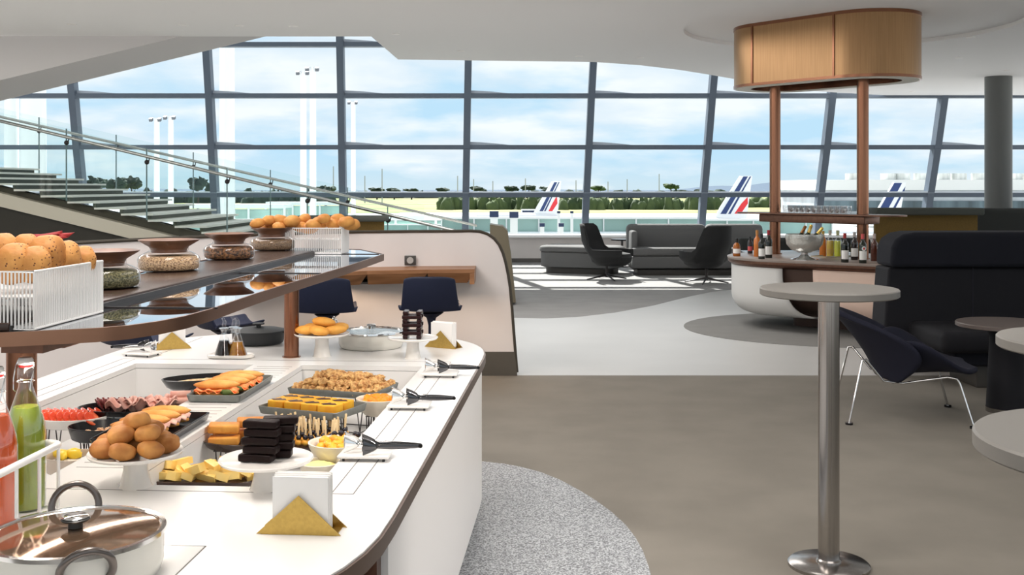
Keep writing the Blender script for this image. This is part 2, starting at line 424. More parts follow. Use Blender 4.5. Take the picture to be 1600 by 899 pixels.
under=[(-80,303),(0,323),(208,374),(400,420),(400,560),(-80,560)]
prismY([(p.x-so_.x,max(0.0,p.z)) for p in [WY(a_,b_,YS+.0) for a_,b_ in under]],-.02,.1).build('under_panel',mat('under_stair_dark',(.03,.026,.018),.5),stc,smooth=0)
def balustrade(y,j0,dj,tops,bot,rail,label,nn):
    b=thing('glass_balustrade',label,'balustrade',(-4,y,0),group=None)
    n=nn
    for k in range(-2,n):
        xa,xb=j0+dj*k+1.2,j0+dj*(k+1)-1.2
        q=[WY(xa,tops(xa),y),WY(xb,tops(xb),y),WY(xb,bot(xb),y),WY(xa,bot(xa),y)]
        if q[2].z<.02: q[2].z=.02
        prismY([(p.x+4,p.z) for p in q],-.008,.008).build('glass_panel',balu,b,smooth=0)
        ed=MB(); ed.box(((q[0].x+4)-.012,0,(q[0].z+q[3].z)/2),(.012,.018,abs(q[0].z-q[3].z))); ed.build('panel_edge',mat('glass_edge',(.12,.20,.20),.3),b,smooth=0)
    h=MB(); xs=[-60,745]; h.tube([WY(x,rail(x),y-.06)-Vector((-4,y,0)) for x in xs],.022,10); h.build('handrail',mat('rail_steel',(.5,.52,.50),.25,1),b)
    for k in range(-1,5):
        x=j0+dj*(k); p=WY(x,rail(x)+9,y-.03)-Vector((-4,y,0))
        br=MB(); br.blob(p,(.032,.032,.032),n=10,m=6); br.tube([p,p+Vector((.03,-.03,-.01)),p+Vector((.05,-.04,.07))],.008,6); br.build('rail_bracket',darkmetal,b)
    return b
balustrade(YS-.16,104,125.5,lambda x:201+.243*(x-104),lambda x:294+.24*(x-22),lambda x:189+.242*x,'nearer glass balustrade of the staircase with steel handrail',5)
balustrade(YE+.05,61,120.5,lambda x:183+.228*(x-61),lambda x:262+.228*(x-22),lambda x:182.5+.2285*x,'farther glass balustrade along the window side of the staircase',5)
# ---------- ceiling lights
dl=thing('ceiling_downlight','small round recessed downlight in the grey ceiling','ceiling light',(0,0,ZC),group='recessed downlights in the ceiling')
MB().lathe([(.035,0),(.05,0),(.05,-.006),(.035,-.004)],24).build('trim_ring',white,dl)
MB().lathe([(0,.0),(.035,.0),(.035,-.002),(0,-.002)],20).build('lens',mat('lens_grey',(.5,.5,.5),.3),dl)
sp=[(112,38),(286,39),(374,40),(458,41),(618,53),(720,80),(905,88),(1000,90),(1516,58),(1498,90),(1573,110),(1425,143)]
for k,(a_,b_) in enumerate(sp):
    p=WY(a_,b_,F*(EYE-ZC)/(b_-HY)); p.z=ZC-.0
    (setattr(dl,'location',p) if k==0 else dup(dl,p))
# ---------- outdoors
GZ=-9.0
def G(px,py): return W(px,py,GZ) 
tarmac=mat('apron_concrete',(.50,.51,.50),.8,var=.08,scale=.02)
grass=mat('dry_grass',(.42,.36,.16),.95,col2=(.20,.26,.09),scale=.006,thr=(.35,.6),stretch=(.4,4,1))
leaf=mat('tree_leaves',(.035,.06,.025),.9,col2=(.09,.13,.05),scale=.12)
leafd=mat('far_leaves',(.03,.05,.035),.95,var=.3,scale=.1)
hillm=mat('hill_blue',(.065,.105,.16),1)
struct(MB().box((0,1200,GZ-.5),(7000,3400,1)).build('ground',tarmac,smooth=0))
g=MB().box((150,1450,GZ-.0),(6500,2040,.02)).build('grass_field',grass,smooth=0); tag(g,'dry yellow green airfield grass beyond the apron','grass',kind='stuff')
# hedge belts
def belt(name,pxa,pxb,Y,h,seed,m,label,n=60,hv=.4):
    x0=(pxa-800)/F*Y; x1=(pxb-800)/F*Y; rnd=random.Random(seed); mb=MB()
    for k in range(n):
        t=(k+rnd.random())/n; hh=h*(1-hv+hv*rnd.random()); w=(x1-x0)/n*1.6
        mb.blob(((x0+(x1-x0)*t)-x0,rnd.uniform(-8,8),0),(w,w,hh),nz=.5,ns=3,n=9,m=6,seed=seed+k)
    mb.v=[(v[0],v[1],max(v[2],0)) for v in mb.v]; o=mb.build(name,m,None,loc=(x0,Y,GZ+.03),smooth=80); tag(o,label,'hedge',kind='stuff'); return o
belt('scrub_belt',690,1120,500,6.5,3,leaf,'green scrub belt across the middle of the airfield',70,.35)
belt('scrub_belt',1130,1480,560,6.0,5,leaf,'green scrub belt behind the right hand aeroplanes',40,.6)
belt('tree_line',100,520,700,9.5,9,leafd,'dark distant tree line beyond the left windows',60,.5)
belt('tree_line',520,1130,1000,8,19,leafd,'thin distant tree line beyond the middle windows',80,.8)
def hill(name,pts,Y,label):
    pp=smoothpoly(pts,2,False); ps=[WY(a,b,Y) for a,b in pp]; mb=MB(); x0=ps[0].x
    vs_=[];fs=[]; n=len(ps)
    for p in ps: 
        vs_+=[(p.x-x0,-300,0),(p.x-x0,0,p.z-GZ),(p.x-x0,500,0)]
    for i in range(n-1):
        a=i*3; fs+=[(a,a+3,a+4,a+1),(a+1,a+4,a+5,a+2)]
    o=mb.add(vs_,fs).build(name,hillm,None,loc=(x0,Y,GZ),smooth=0); o['kind']='structure'; return o
hill('distant_hill',[(1060,297),(1110,290),(1160,291),(1210,284),(1260,282),(1330,285),(1420,286),(1500,283),(1650,286)],2500,'')
hill('distant_hill',[(-100,296),(100,293),(300,296),(500,298),(700,297),(900,296),(1080,298)],2600,'')
# individual trees
def tree(px,ptop,Y,w,label,seed,m=leafd):
    x=(px-800)/F*Y; h=EYE+(HY-ptop)*Y/F-GZ
    t=thing('tree',label,'tree',(x,Y,GZ+.02),group=None)
    MB().tube([(0,0,0),(w*.03,0,h*.5),(0,0,h*.8)],[w*.06,w*.04,w*.02],6).build('trunk',mat('bark',(.06,.045,.035),.9),t)
    mb=MB(); rnd=random.Random(seed)
    for k in range(13):
        a=rnd.uniform(0,2*PI); r=w*.36*rnd.random()**.5
        mb.blob((r*math.cos(a),r*math.sin(a),h*(.72+.2*rnd.random())),(w*.2,w*.2,h*.10),nz=.9,ns=4,n=9,m=6,seed=seed*20+k)
    mb.build('crown',m,t,smooth=80); return t
tree(146,277,400,9,'round dark tree nearest the left mullion on the skyline',1)
tree(179,278,440,8,'middle one of three round dark trees on the left skyline',2)
tree(205,277,480,9,'right one of three round dark trees on the left skyline',3)
tree(309,278,420,8,'spreading dark tree just left of the second mullion',4)
tree(335,285,460,8,'low dark tree behind the second window mullion',5)
tree(509,291,600,12,'small dark tree left of the third window mullion',6)
for k,(px,pt) in enumerate([(589,294),(616,294),(643,295),(692,294),(745,291),(800,291),(826,290),(856,292),(935,290),(1048,287)]):
    tree(px,pt,900,13,['far small dark tree above the stair handrail','far small dark tree right of the stair tail end'][k%2] if False else 'small far tree at the %s'%['left of the bay over the handrail','second spot over the handrail','third spot over the handrail','edge just before the fourth mullion','start of the bay left of the first tail fin','middle of the bay left of the first tail fin','right of the bay left of the first tail fin','spot directly above the first tail fin','left of the bay over the grey sofa','right of the bay over the grey sofa','spot between two handrail trees'][k],30+k,leaf if k>=8 else leafd)
# aeroplanes
planew=mat('aircraft_white',(.85,.86,.88),.3); pblue=mat('livery_navy',(.02,.045,.16),.35); pred=mat('livery_red',(.75,.03,.04),.35)
def plane(Y,fin,stripes,label,xc,flen,rad=2.0,dirx=-1,ywing=True,tilt=0):
    ps=[WY(a,b,Y) for a,b in fin]; o=Vector((ps[0].x,Y,GZ))
    t=thing('aeroplane',label,'aeroplane',o)
    prismY([(p.x-o.x,p.z-GZ) for p in ps],-.25,.25).build('tail_fin',planew,t,smooth=0)
    for (cols_,m) in stripes:
        q=[WY(a,b,Y) for a,b in cols_]; prismY([(p.x-o.x,p.z-GZ) for p in q],-.29,.29).build('stripe',m,t,smooth=0)
    zc=xc[1]-GZ
    R=rotm(0,PI/2*dirx,0)
    prof=[(0,-6),(.35,-5.6),(1.1,-3),(rad*.9,1),(rad,5),(rad,flen-4),(rad*.8,flen-1.5),(.5,flen-.2),(0,flen)]
    MB().lathe(prof,28,(xc[0]-o.x,0,zc),R).build('fuselage',planew,t)
    MB().prism([(1.5,.5),(3.8,6.2),(5.0,6.2),(5.2,.5)],-.12,.12).v
    for s_ in (1,-1):
        m_=MB(); bx=xc[0]-o.x
        m_.add([(bx-1.5,s_*.8,zc+.6),(bx+2.2,s_*.8,zc+.6),(bx+3.2,s_*6.2,zc+1.0),(bx+2.0,s_*6.2,zc+1.0),(bx-1.5,s_*.8,zc+.8),(bx+2.2,s_*.8,zc+.8),(bx+3.2,s_*6.2,zc+1.1),(bx+2.0,s_*6.2,zc+1.1)],[(0,1,2,3),(7,6,5,4),(0,4,5,1),(1,5,6,2),(2,6,7,3),(3,7,4,0)]).build('tailplane',planew,t,smooth=0)
    for s_ in (1,-1):
        m_=MB(); bx=xc[0]-o.x-flen*.5
        m_.add([(bx-3,s_*1,zc-1.2),(bx+3,s_*1,zc-1.2),(bx+6,s_*16,zc),(bx+4.6,s_*16,zc),(bx-3,s_*1,zc-.8),(bx+3,s_*1,zc-.8),(bx+6,s_*16,zc+.2),(bx+4.6,s_*16,zc+.2)],[(0,1,2,3),(7,6,5,4),(0,4,5,1),(1,5,6,2),(2,6,7,3),(3,7,4,0)]).build('wing',planew,t,smooth=0)
    for gx in (bx,bx-flen*.32):
        MB().cyl((gx,0,0),.5,zc-rad*.9,10).build('landing_gear',mat('gear_grey',(.1,.1,.1),.6),t)
    return t
plane(215,[(832,336),(839,322),(862,283),(877,283),(871,336)],
 [([(843,330),(866,285),(870.5,285),(848.5,330)],pblue),([(850,330),(872.5,285),(874,285),(852.5,330)],pblue),([(857,330),(863,318),(870,306),(871,318),(863,330)],pred)],
 'white aeroplane with blue and red tail stripes left of the armchairs',((866-800)/F*215,-5.6),34)
plane(172,[(1116,342),(1125,324),(1156,275),(1175,275),(1166,342)],
 [([(1125,334.5),(1161,276),(1168,276),(1134,334.5)],pblue),([(1137,334.5),(1171,276),(1173,276),(1141,334.5)],pblue),([(1147,334),(1158,318),(1167.5,308),(1168,318),(1157,334)],pred)],
 'white aeroplane with striped tail behind the grey sofa',((1160-800)/F*172,-5.3),34)
plane(112,[(1358,352),(1366,336),(1396,285),(1414,285),(1402,352)],
 [([(1367,338),(1396,286),(1408,286),(1380,338)],pblue),([(1387,338),(1409,298),(1413,292),(1412,298),(1391,338)],pblue)],
 'white aeroplane with navy striped tail right of the bar posts',((1400-800)/F*112,-4.6),36)
plane(330,[(128,312),(134,302),(147,287),(151,287),(146,312)],
 [([(142,303),(150,290),(151,288),(151,292),(145,303)],pblue)],'far white aeroplane whose tail shows above the stair treads',((146-800)/F*330,-5.0),30)
# big white aircraft bodies / roofs at left close
fus=thing('parked_aeroplane','large white aeroplane body parked beyond the staircase','aeroplane',(-43,112,GZ))
MB().lathe([(0,-3),(1.2,-2),(2.1,1),(2.2,5),(2.2,36),(1.2,42),(.3,46)],28,(13,0,6.0),rotm(0,-PI/2,0)).build('fuselage',planew,fus)
for gx in (-4,8): MB().cyl((gx,0,0),.5,4.2,10).build('landing_gear',MATS['gear_grey'],fus)
# boarding bridges + glazed pier
brw=mat('bridge_white',(.78,.80,.80),.4); grng=mat('green_glazing',(.30,.46,.42),.15,var=.25,scale=.35,stretch=(1,1,.05))
def bridge(pa,pb,Y,h,label,legs=2,m=brw):
    a_=WY(*pa,Y); b_=WY(*pb,Y); t=thing('boarding_bridge',label,'boarding bridge',(a_.x,Y,GZ)); L=b_.x-a_.x
    z=a_.z-GZ
    MB().box((L/2,0,z),(L,3.2,.35)).build('roof',m,t,smooth=0)
    MB().box((L/2,0,z-h/2),(L-.6,2.9,h*.8)).build('glazed_tube',grng,t,smooth=0)
    MB().box((L/2,0,z-h),(L,3.1,.3)).build('deck',m,t,smooth=0)
    mm=MB(); n=max(3,int(L/3)); 
    for k in range(n+1): mm.box((L*k/n,-1.5,z-h/2),(.18,.12,h))
    mm.build('ribs',m,t,smooth=0)
    for k in range(legs): MB().cyl((L*(k+.5)/legs,0,0),.4,z-h,10).build('leg',m,t)
    return t
bridge((285,322),(450,322),95,3.2,'green glazed boarding bridge beyond the lower stair treads')
bridge((420,318),(545,318),120,3.0,'white roofed boarding bridge behind the far bread basket',m=brw)
bridge((560,340),(745,340),80,2.2,'green glazed boarding bridge under the stair handrail')
# glazed gallery outside the window, y 340-368
def gallery(pxa,pxb,Y,ya,yb,label):
    a_=WY(pxa,ya,Y); b_=WY(pxb,yb,Y); t=thing('glazed_gallery',label,'building',(a_.x,Y,GZ)); L=b_.x-a_.x; zt=a_.z-GZ; zb=b_.z-GZ
    MB().box((L/2,5,zb/2),(L,10,zb)).build('base',brw,t,smooth=0)
    MB().box((L/2,.1,(zt+zb)/2),(L,.08,zt-zb)).build('glazing',grng,t,smooth=0)
    mm=MB(); n=int(L/1.1)
    for k in range(n+1): mm.box((L*k/n,0,(zt+zb)/2),(.05,.1,zt-zb))
    mm.build('glazing_bars',brw,t,smooth=0)
    MB().box((L/2,0,zt+.03),(L,.25,.07)).build('top_rail',brw,t,smooth=0)
    MB().box((L/2,-.3,zb-.05),(L,.8,.3)).build('coping',mat('coping_blue',(.65,.72,.76),.5),t,smooth=0)
gallery(690,1095,40,342,366,'long green glazed gallery parapet outside the middle windows')
gallery(1095,1300,46,345,372,'pale glazed gallery wall outside behind the grey sofa')
gallery(-150,700,60,352,372,'green glazed gallery beyond the staircase')
# vents
vt=thing('roof_vent','white roof vent post with dark cap',"vent",(0,0,0))
MB().box((0,0,-2.5),(.62,.62,5)).build('post',brw,vt,smooth=0); MB().box((0,0,.25),(.74,.74,.5)).build('cap',mat('vent_cap',(.02,.035,.09),.5),vt,smooth=0)
vl=[(803,331,34,14,'large white vent post with dark cap nearest the partition end'),(772,330,35,14,'white vent post with dark cap just left of the largest vent'),(847,349,32,8,'short white vent with dark cap left of the swivel armchair'),(877,349,32,8,'short white vent with dark cap nearest the swivel armchair'),(873,330,39,5,'slim far vent with dark cap below the first tail fin'),(893.5,330,39,5,'slim far vent with dark cap beside the fifth mullion')]
for k,(a_,b_,Y,wd,lb) in enumerate(vl):
    o=vt if k==0 else dup(vt); s_=wd*Y/F/.74; top=WY(a_,b_,Y); o.location=(top.x,Y,top.z-.5*s_); o.scale=(s_,)*3; o['label']=lb
# masts
mw=mat('mast_white',(.88,.89,.9),.4)
def mast(px,ptop,Y,w,label,head=True,m=mw):
    x=(px-800)/F*Y; zt=EYE+(HY-ptop)*Y/F
    t=thing('light_mast',label,'light mast',(x,Y,GZ)); MB().cyl((0,0,0),w,zt-GZ,12,r2=w*.8).build('pole',m,t)
    if head:
        hd=MB(); hd.box((0,0,zt-GZ),(w*2.6,.2,w*.4))
        hd.build('crossbar',m,t,smooth=0)
        for sx in (-1.3,1.3): MB().box((sx*w,-.35,zt-GZ-w*.5),(w*.9,.3,w*.9),r=(.4,0,0)).build('floodlight',mat('lamp_dark',(.1,.11,.13),.5),t,smooth=0)
mast(474,112,84,.28,'tall white floodlight mast, left one of the pair behind the third bay')
mast(489,106,80,.28,'tall white floodlight mast, right one of the pair behind the third bay')
mast(552,159,80,.20,'slim floodlight mast just right of the third mullion')
mast(245,185,80,.24,'left one of two floodlight masts seen above the staircase')
mast(267,182,80,.24,'right one of two floodlight masts seen above the staircase')
for k,(px,w,lb) in enumerate([(18,.42,'leftmost thick white mast beyond the staircase'),(52,.75,'second thick white mast beyond the staircase'),(348,.22,'thick white mast, left one behind the second mullion'),(359,.30,'thick white mast, right one behind the second mullion')]):
    mast(px,20 if k>1 else 60,(57,57,57,54)[k],w,lb,False)
tm=mat('thin_mast',(.35,.38,.42),.5)
for k,(px,pt) in enumerate([(521,260),(597,264),(715,275),(740,280),(821,279),(900,282),(980,280),(1030,272),(770,283),(950,284),(570,275)]):
    mast(px,pt,700,.35,'thin horizon lamp post %s'%['left of the third mullion','over the handrail in the fourth bay','left of the fourth mullion','right of the fourth mullion','left of the first tail fin','left of the fifth mullion','in the bay over the grey sofa','near the right of the bay over the grey sofa','mid bay left of the first tail fin','just right of the fifth mullion','just right of the third mullion'][k],False,tm)
# terminal building right
tb=thing('terminal_building','long white terminal building with round roof tanks on the right horizon','building',((1285-800)/F*260,260,GZ))
ox=tb.location.x
zt=WY(0,297,260).z-GZ; 
MB().box((60,20,zt/2),(120,40,zt)).build('wall',mat('terminal_wall',(.48,.51,.54),.5,var=.2,scale=.12,stretch=(1,1,.1)),tb,smooth=0)
z1=WY(0,281,260).z-GZ
mb=MB().box((60,20,(zt+z1)/2),(122,42,z1-zt)); mb.build('roof_band',mat('terminal_roof',(.82,.82,.80),.5),tb,smooth=0)
MB().box((60,-.3,WY(0,322,260).z-GZ),(120,.5,2.4)).build('window_band',mat('terminal_glass',(.10,.14,.16),.2,var=.5,scale=.3,stretch=(1,1,.05)),tb,smooth=0)
for px in (1333,1388,1410,1440,1472,1498,1530,1585,1610):
    MB().cyl(((px-800)/F*275-ox,15,z1),1.9,1.7,16).build('roof_tank',mat('tank_white',(.62,.64,.62),.5,var=.2,scale=.8,stretch=(1,1,.01)),tb)
bus=thing('airport_bus','white airport bus parked behind the first tail fin','bus',((832-800)/F*300,300,GZ))
MB().box((0,0,3.2),(6.2*1.0,2.5,2.2)).build('body',planew,bus,smooth=0); MB().box((0,-1.3,3.5),(5.6,.06,.9)).build('window_band',MATS['vent_cap'],bus,smooth=0)
for sx in (-2,2): MB().cyl((sx,-1.2,1.0),1.0,.4,16,R=rotm(PI/2)).build('wheel',MATS['lamp_dark'],bus)
MB().box((0,0,1.6),(6,2.3,1.2)).build('skirt',MATS['lamp_dark'],bus,smooth=0)
for k,(px,Y) in enumerate([(1420,150),(1440,175),(1470,150),(1512,150),(1533,150),(1584,120)]):
    v=thing('service_vehicle','white service vehicle parked before the terminal, %s'%['left of the pair by the striped tail','right of the pair by the striped tail','left of the right hand mullion','just right of the right hand mullion','left of the grey column','right of the grey column'][k],'vehicle',((px-800)/F*Y,Y,GZ+5.2))
    MB().box((0,0,.9),(2.6,1.6,1.0),bev=.25).build('body',planew,v); MB().box((0,0,1.5),(1.6,1.4,.6),bev=.2).build('cab',MATS['vent_cap'],v)
    for sx in (-.8,.8): MB().cyl((sx,-.8,.35),.35,.2,12,R=rotm(PI/2)).build('wheel',MATS['lamp_dark'],v)
    
rd=thing('elevated_roadway','pale raised roadway in front of the terminal building','road',((1400-800)/F*150,150,GZ))
MB().box((20,4,4.95),(70,14,.5)).build('deck',tarmac,rd,smooth=0)
for k in range(5): MB().box((-10+k*14,4,2.35),(1.2,6,4.7)).build('pier',tarmac,rd,smooth=0)
# ---------- world & sun
w=bpy.data.worlds.new('sky'); bpy.context.scene.world=w; w.use_nodes=True; nt=w.node_tree; nt.nodes.clear()
out=nt.nodes.new('ShaderNodeOutputWorld'); bg=nt.nodes.new('ShaderNodeBackground'); nt.links.new(bg.outputs[0],out.inputs[0])
tc=nt.nodes.new('ShaderNodeTexCoord'); sep=nt.nodes.new('ShaderNodeSeparateXYZ'); nt.links.new(tc.outputs['Generated'],sep.inputs[0])
def math_(op,a=None,b=None,c=None,clamp=False):
    n=nt.nodes.new('ShaderNodeMath'); n.operation=op; n.use_clamp=clamp
    for i,x in enumerate((a,b,c)):
        if x is None: continue
        if hasattr(x,'is_output'): nt.links.new(x,n.inputs[i])
        else: n.inputs[i].default_value=x
    return n.outputs[0]
grad=nt.nodes.new('ShaderNodeValToRGB'); nt.links.new(sep.outputs[2],grad.inputs[0])
e=grad.color_ramp.elements; e[0].position=0; e[0].color=(.60,.74,.82,1); e[1].position=.35; e[1].color=(.48,.70,.88,1)
x=grad.color_ramp.elements.new(.03); x.color=(.50,.72,.88,1)
# cloud layers: project direction on plane
zz=math_('MAXIMUM',sep.outputs[2],.0); zz=math_('ADD',zz,.22)
cx_=math_('DIVIDE',sep.outputs[0],zz); cy_=math_('DIVIDE',sep.outputs[1],zz)
comb=nt.nodes.new('ShaderNodeCombineXYZ'); nt.links.new(cx_,comb.inputs[0]); nt.links.new(cy_,comb.inputs[1])
n1=nt.nodes.new('ShaderNodeTexNoise'); n1.inputs['Scale'].default_value=1.7; n1.inputs['Detail'].default_value=7; n1.inputs['Roughness'].default_value=.52
nt.links.new(comb.outputs[0],n1.inputs['Vector'])
up=math_('MULTIPLY_ADD',sep.outputs[2],1.6,-.07)
f=math_('ADD',n1.outputs['Fac'],up)
r=nt.nodes.new('ShaderNodeValToRGB'); nt.links.new(f,r.inputs[0]); r.color_ramp.elements[0].position=.41; r.color_ramp.elements[1].position=.58
mx=nt.nodes.new('ShaderNodeMixRGB'); nt.links.new(r.outputs[0],mx.inputs[0]); nt.links.new(grad.outputs[0],mx.inputs[1]); 
n2=nt.nodes.new('ShaderNodeTexNoise'); n2.inputs['Scale'].default_value=2.6; n2.inputs['Detail'].default_value=5; nt.links.new(comb.outputs[0],n2.inputs['Vector'])
r2=nt.nodes.new('ShaderNodeValToRGB'); nt.links.new(n2.outputs['Fac'],r2.inputs[0]); r2.color_ramp.elements[0].position=.38; r2.color_ramp.elements[1].position=.6
r2.color_ramp.elements[0].color=(.70,.80,.88,1); r2.color_ramp.elements[1].color=(.88,.915,.93,1)
nt.links.new(r2.outputs[0],mx.inputs[2]); nt.links.new(mx.outputs[0],bg.inputs[0]); bg.inputs[1].default_value=.86
def light(kind,name,loc,e,col=(1,1,1),size=1,size_y=None,rot=(0,0,0),spot=None,blend=.5):
    l=bpy.data.lights.new(name,kind); l.energy=e; l.color=col
    if kind=='AREA':
        l.size=size
        if size_y: l.shape='RECTANGLE'; l.size_y=size_y
    elif kind=='SUN': l.angle=size
    else: l.shadow_soft_size=size
    if spot: l.spot_size=spot; l.spot_blend=blend
    o=bpy.data.objects.new(name,l); C.objects.link(o); o.location=loc; o.rotation_euler=rot; return o
sd=Vector((.28,-1,-.93)).normalized()
s=light('SUN','sun',(0,30,30),9.0,(1,.96,.9),math.radians(.5)); s.rotation_euler=sd.to_track_quat('-Z','Y').to_euler()
# area lights for the ceiling downlights, plus added stair and counter-side fills
light('AREA','ceiling_lamp_buffet',(-.9,2.6,3.2),54,(1,.93,.86),.7,1.8)
light('AREA','ceiling_lamp_aisle',(1.6,4.5,3.2),36,(1,.95,.9),2,3)
light('AREA','ceiling_lamp_rear',(1.5,.5,3.2),10,(1,.95,.9),2,2)
light('AREA','ceiling_lamp_left',(-2.4,5.8,3.2),100,(1,.94,.9),2,3)
light('AREA','ceiling_lamp_lounge',(.3,11.5,3.2),75,(1,.97,.94),3,3)
light('AREA','added_stair_fill',(-6.3,9.2,3.2),95,(1,.95,.86),3,2)  # added fill light that lifts the stair treads and stringer
light('AREA','ceiling_lamp_right',(5.5,8,3.2),4,(1,.95,.9),3,3)
lb_=light('AREA','shelf_lamp',(-1.05,3.6,1.09),5,(1,.9,.78),.03,2.4); lb_.rotation_euler=(0,0,-.0628)
ll_=light('AREA','ledge_lamp',(-.9,8.32,.75),4,(1,.72,.5),1.9,.04); ll_.rotation_euler=(-.3,0,0)
def spot(nm,loc,tgt,e,deg,col=(1,.95,.9),size=.15,blend=.6):
    s_=light('SPOT',nm,loc,e,col,size,spot=math.radians(deg),blend=blend); s_.rotation_euler=(Vector(tgt)-Vector(loc)).to_track_quat('-Z','Y').to_euler(); return s_
spot('added_side_panel_spot',(2.3,2.6,3.2),(-.2,3.9,.35),260,42)  # added spot that brightens the counter's white side panel
# ---------- bar tables
def bar_table(loc,label):
    t=thing('bar_table',label,'table',loc,group='round grey bar tables')
    MB().lathe([(0,1.07),(.262,1.07),(.267,1.074),(.267,1.096),(.263,1.10),(0,1.10)],64).build('table_top',mat('table_laminate',(.185,.175,.16),.45),t)
    MB().cyl((0,0,.018),.041,1.052,40).build('post',bsteel,t)
    MB().lathe([(0,0),(.158,0),(.158,.012),(.150,.018),(.045,.02),(0,.02)],48).build('base_disc',bsteel,t)
    MB().lathe([(.048,.0),(.048,.006),(.042,.012),(.042,0)],32,(0,0,.02)).build('collar',bsteel,t)
    return t
bt=bar_table((1.252,4.30,0),'tall round grey bar table on a steel post in the middle foreground')
b2=dup(bt,(1.563,2.86,0),label='round grey bar table cut by the right edge, higher of the two there')
b3=dup(bt,(1.015,1.715,0),label='nearest round bar table at the lower right edge of the photo')
# ---------- navy sofa
YB=8.75
sf=thing('high_back_sofa','dark navy high-backed sofa on the right with seat and plinth','sofa',(4.66,8.2,0))
def rbox(name,c,d,m,par,bev=.04,r=None): return MB().box(c,d,r,bev=bev).build(name,m,par)
def backshape():
    # elevation outline in x,z with rounded top-left corner, slightly slanting side
    L=[(1362,505),(1366,430),(1370,385),(1376,373),(1388,365),(1405,362)]
    ps=[WY(a,b,8.75) for a,b in L]; pts=[(p.x-4.6,p.z) for p in ps]; zt=ps[-1].z
    pts=[(pts[0][0]-.0,.12)]+pts+[(2.6,zt+.015),(2.6,.12)]
    return pts
bs=backshape()
zsem=WY(0,418,8.6).z
def bevm(o,w=.03):
    m=o.modifiers.new('b','BEVEL'); m.width=w; m.segments=3; m.limit_method='ANGLE'; return o
xl=lambda z: bs[1][0]+(z-bs[1][1])/(bs[3][1]-bs[1][1])*(bs[3][0]-bs[1][0])
up=[p for p in bs if p[1]>zsem+.02]
top=max(p[1] for p in bs)
bevm(MB().prism([(xl(zsem),zsem)]+up+[(2.6,zsem)],.36,.74,axis='y').build('upper_back_roll',navyfab,sf,smooth=50),.035)
bevm(MB().prism([(xl(.13),.13),(xl(zsem),zsem-.004),(2.6,zsem-.004),(2.6,.13)],.42,.74,axis='y').build('lower_back',navyfab2,sf,smooth=50),.02)
for x_ in (-1.01,.9): MB().box((x_,.4185,(zsem+.45)/2),(.006,.006,zsem-.45)).build('seam_piping',mat('seam_navy',(.012,.012,.02),.8),sf,smooth=0)
rbox('seat_cushion',(-.75,.08,.36),(1.55,.72,.16),navyfab2,sf,.05)
rbox('seat_cushion',(1.2,.08,.36),(2.3,.72,.16),navyfab2,sf,.05)
rbox('seat_base',(.45,.12,.24),(3.7,.6,.14),navyfab,sf,.03)
rbox('plinth',(.5,.16,.085),(3.4,.5,.17),mat('plinth_grey',(.06,.055,.05),.5),sf,.01)
# ---------- orange slice chair
def slice_chair():
    t=thing('slice_armchair','dark navy petal-shaped armchair on chrome legs beside the bar table','armchair',(2.52,7.14,0),rz=math.radians(-9))
    def back(u,v):
        s_=(u-.5)*2; w=.43*(math.sin(PI*min(1,.12+v*.80))**.55)
        y=s_*w*.95; q=abs(s_)**2.2
        return Vector((-.12-.30*v**1.2+q*(.30*math.sin(PI*min(1,v*.9+.1))), y, .265+.45*v**.85-.02*q))
    def seat(u,v):
        s_=(u-.5)*2; w=.43*(math.sin(PI*min(1,.14+v*.80))**.5)
        y=s_*w*.95; q=abs(s_)**2.2
        return Vector((-.10+.55*v+.02*q, y, .285+.06*v+q*(.30*(1-v)**.8*math.sin(PI*min(1,v*.85+.25))+.0)))
    for nm,fn in (('back_petal',back),('seat_petal',seat)):
        mb=MB().grid(fn,22,16); o=mb.build(nm,navy if False else navyfab,t,smooth=80)
        o.data.materials.clear(); o.data.materials.append(mat('slice_fabric',(.0055,.0065,.019),.85,var=.15,scale=250))
        m=o.modifiers.new('s','SOLIDIFY'); m.thickness=.035; m.offset=0
        m=o.modifiers.new('b','SUBSURF'); m.levels=1; m.render_levels=1
    chrome=steel
    for sy in (-1,1):
        y=.30*sy
        MB().tube([(-.345,.335*sy,.008),(-.26,y*.98,.40),(-.235,y*.95,.405),(-.12,y*.8,.262),(.0,y*.72,.248),(.26,y*.95,.305),(.31,y*1.0,.298),(.325,y*1.02,.27),(.40,.335*sy,.008)],.0075,10).build('leg_frame',chrome,t)
        for x in (-.345,.40): MB().cyl((x,.335*sy,0),.024,.012,16).build('foot_pad',blackm,t)
    MB().tube([(-.06,-.23,.252),(-.06,.23,.252)],.009,8).build('cross_bar',chrome,t)
    return t
slice_chair()
# pedestal table
pt=thing('pedestal_side_table','low round side table with dark drum pedestal in front of the navy sofa','table',(3.30,7.26,0))
MB().lathe([(0,.565),(.31,.565),(.32,.57),(.32,.59),(.315,.595),(0,.595)],56).build('table_top',mat('side_top',(.13,.105,.095),.4),pt)
MB().lathe([(0,.03),(.128,.03),(.12,.2),(.105,.5),(.13,.565),(0,.565)],40).build('pedestal',navyfab2,pt)
MB().lathe([(0,0),(.13,0),(.13,.03),(0,.03)],40).build('base_ring',bsteel,pt)
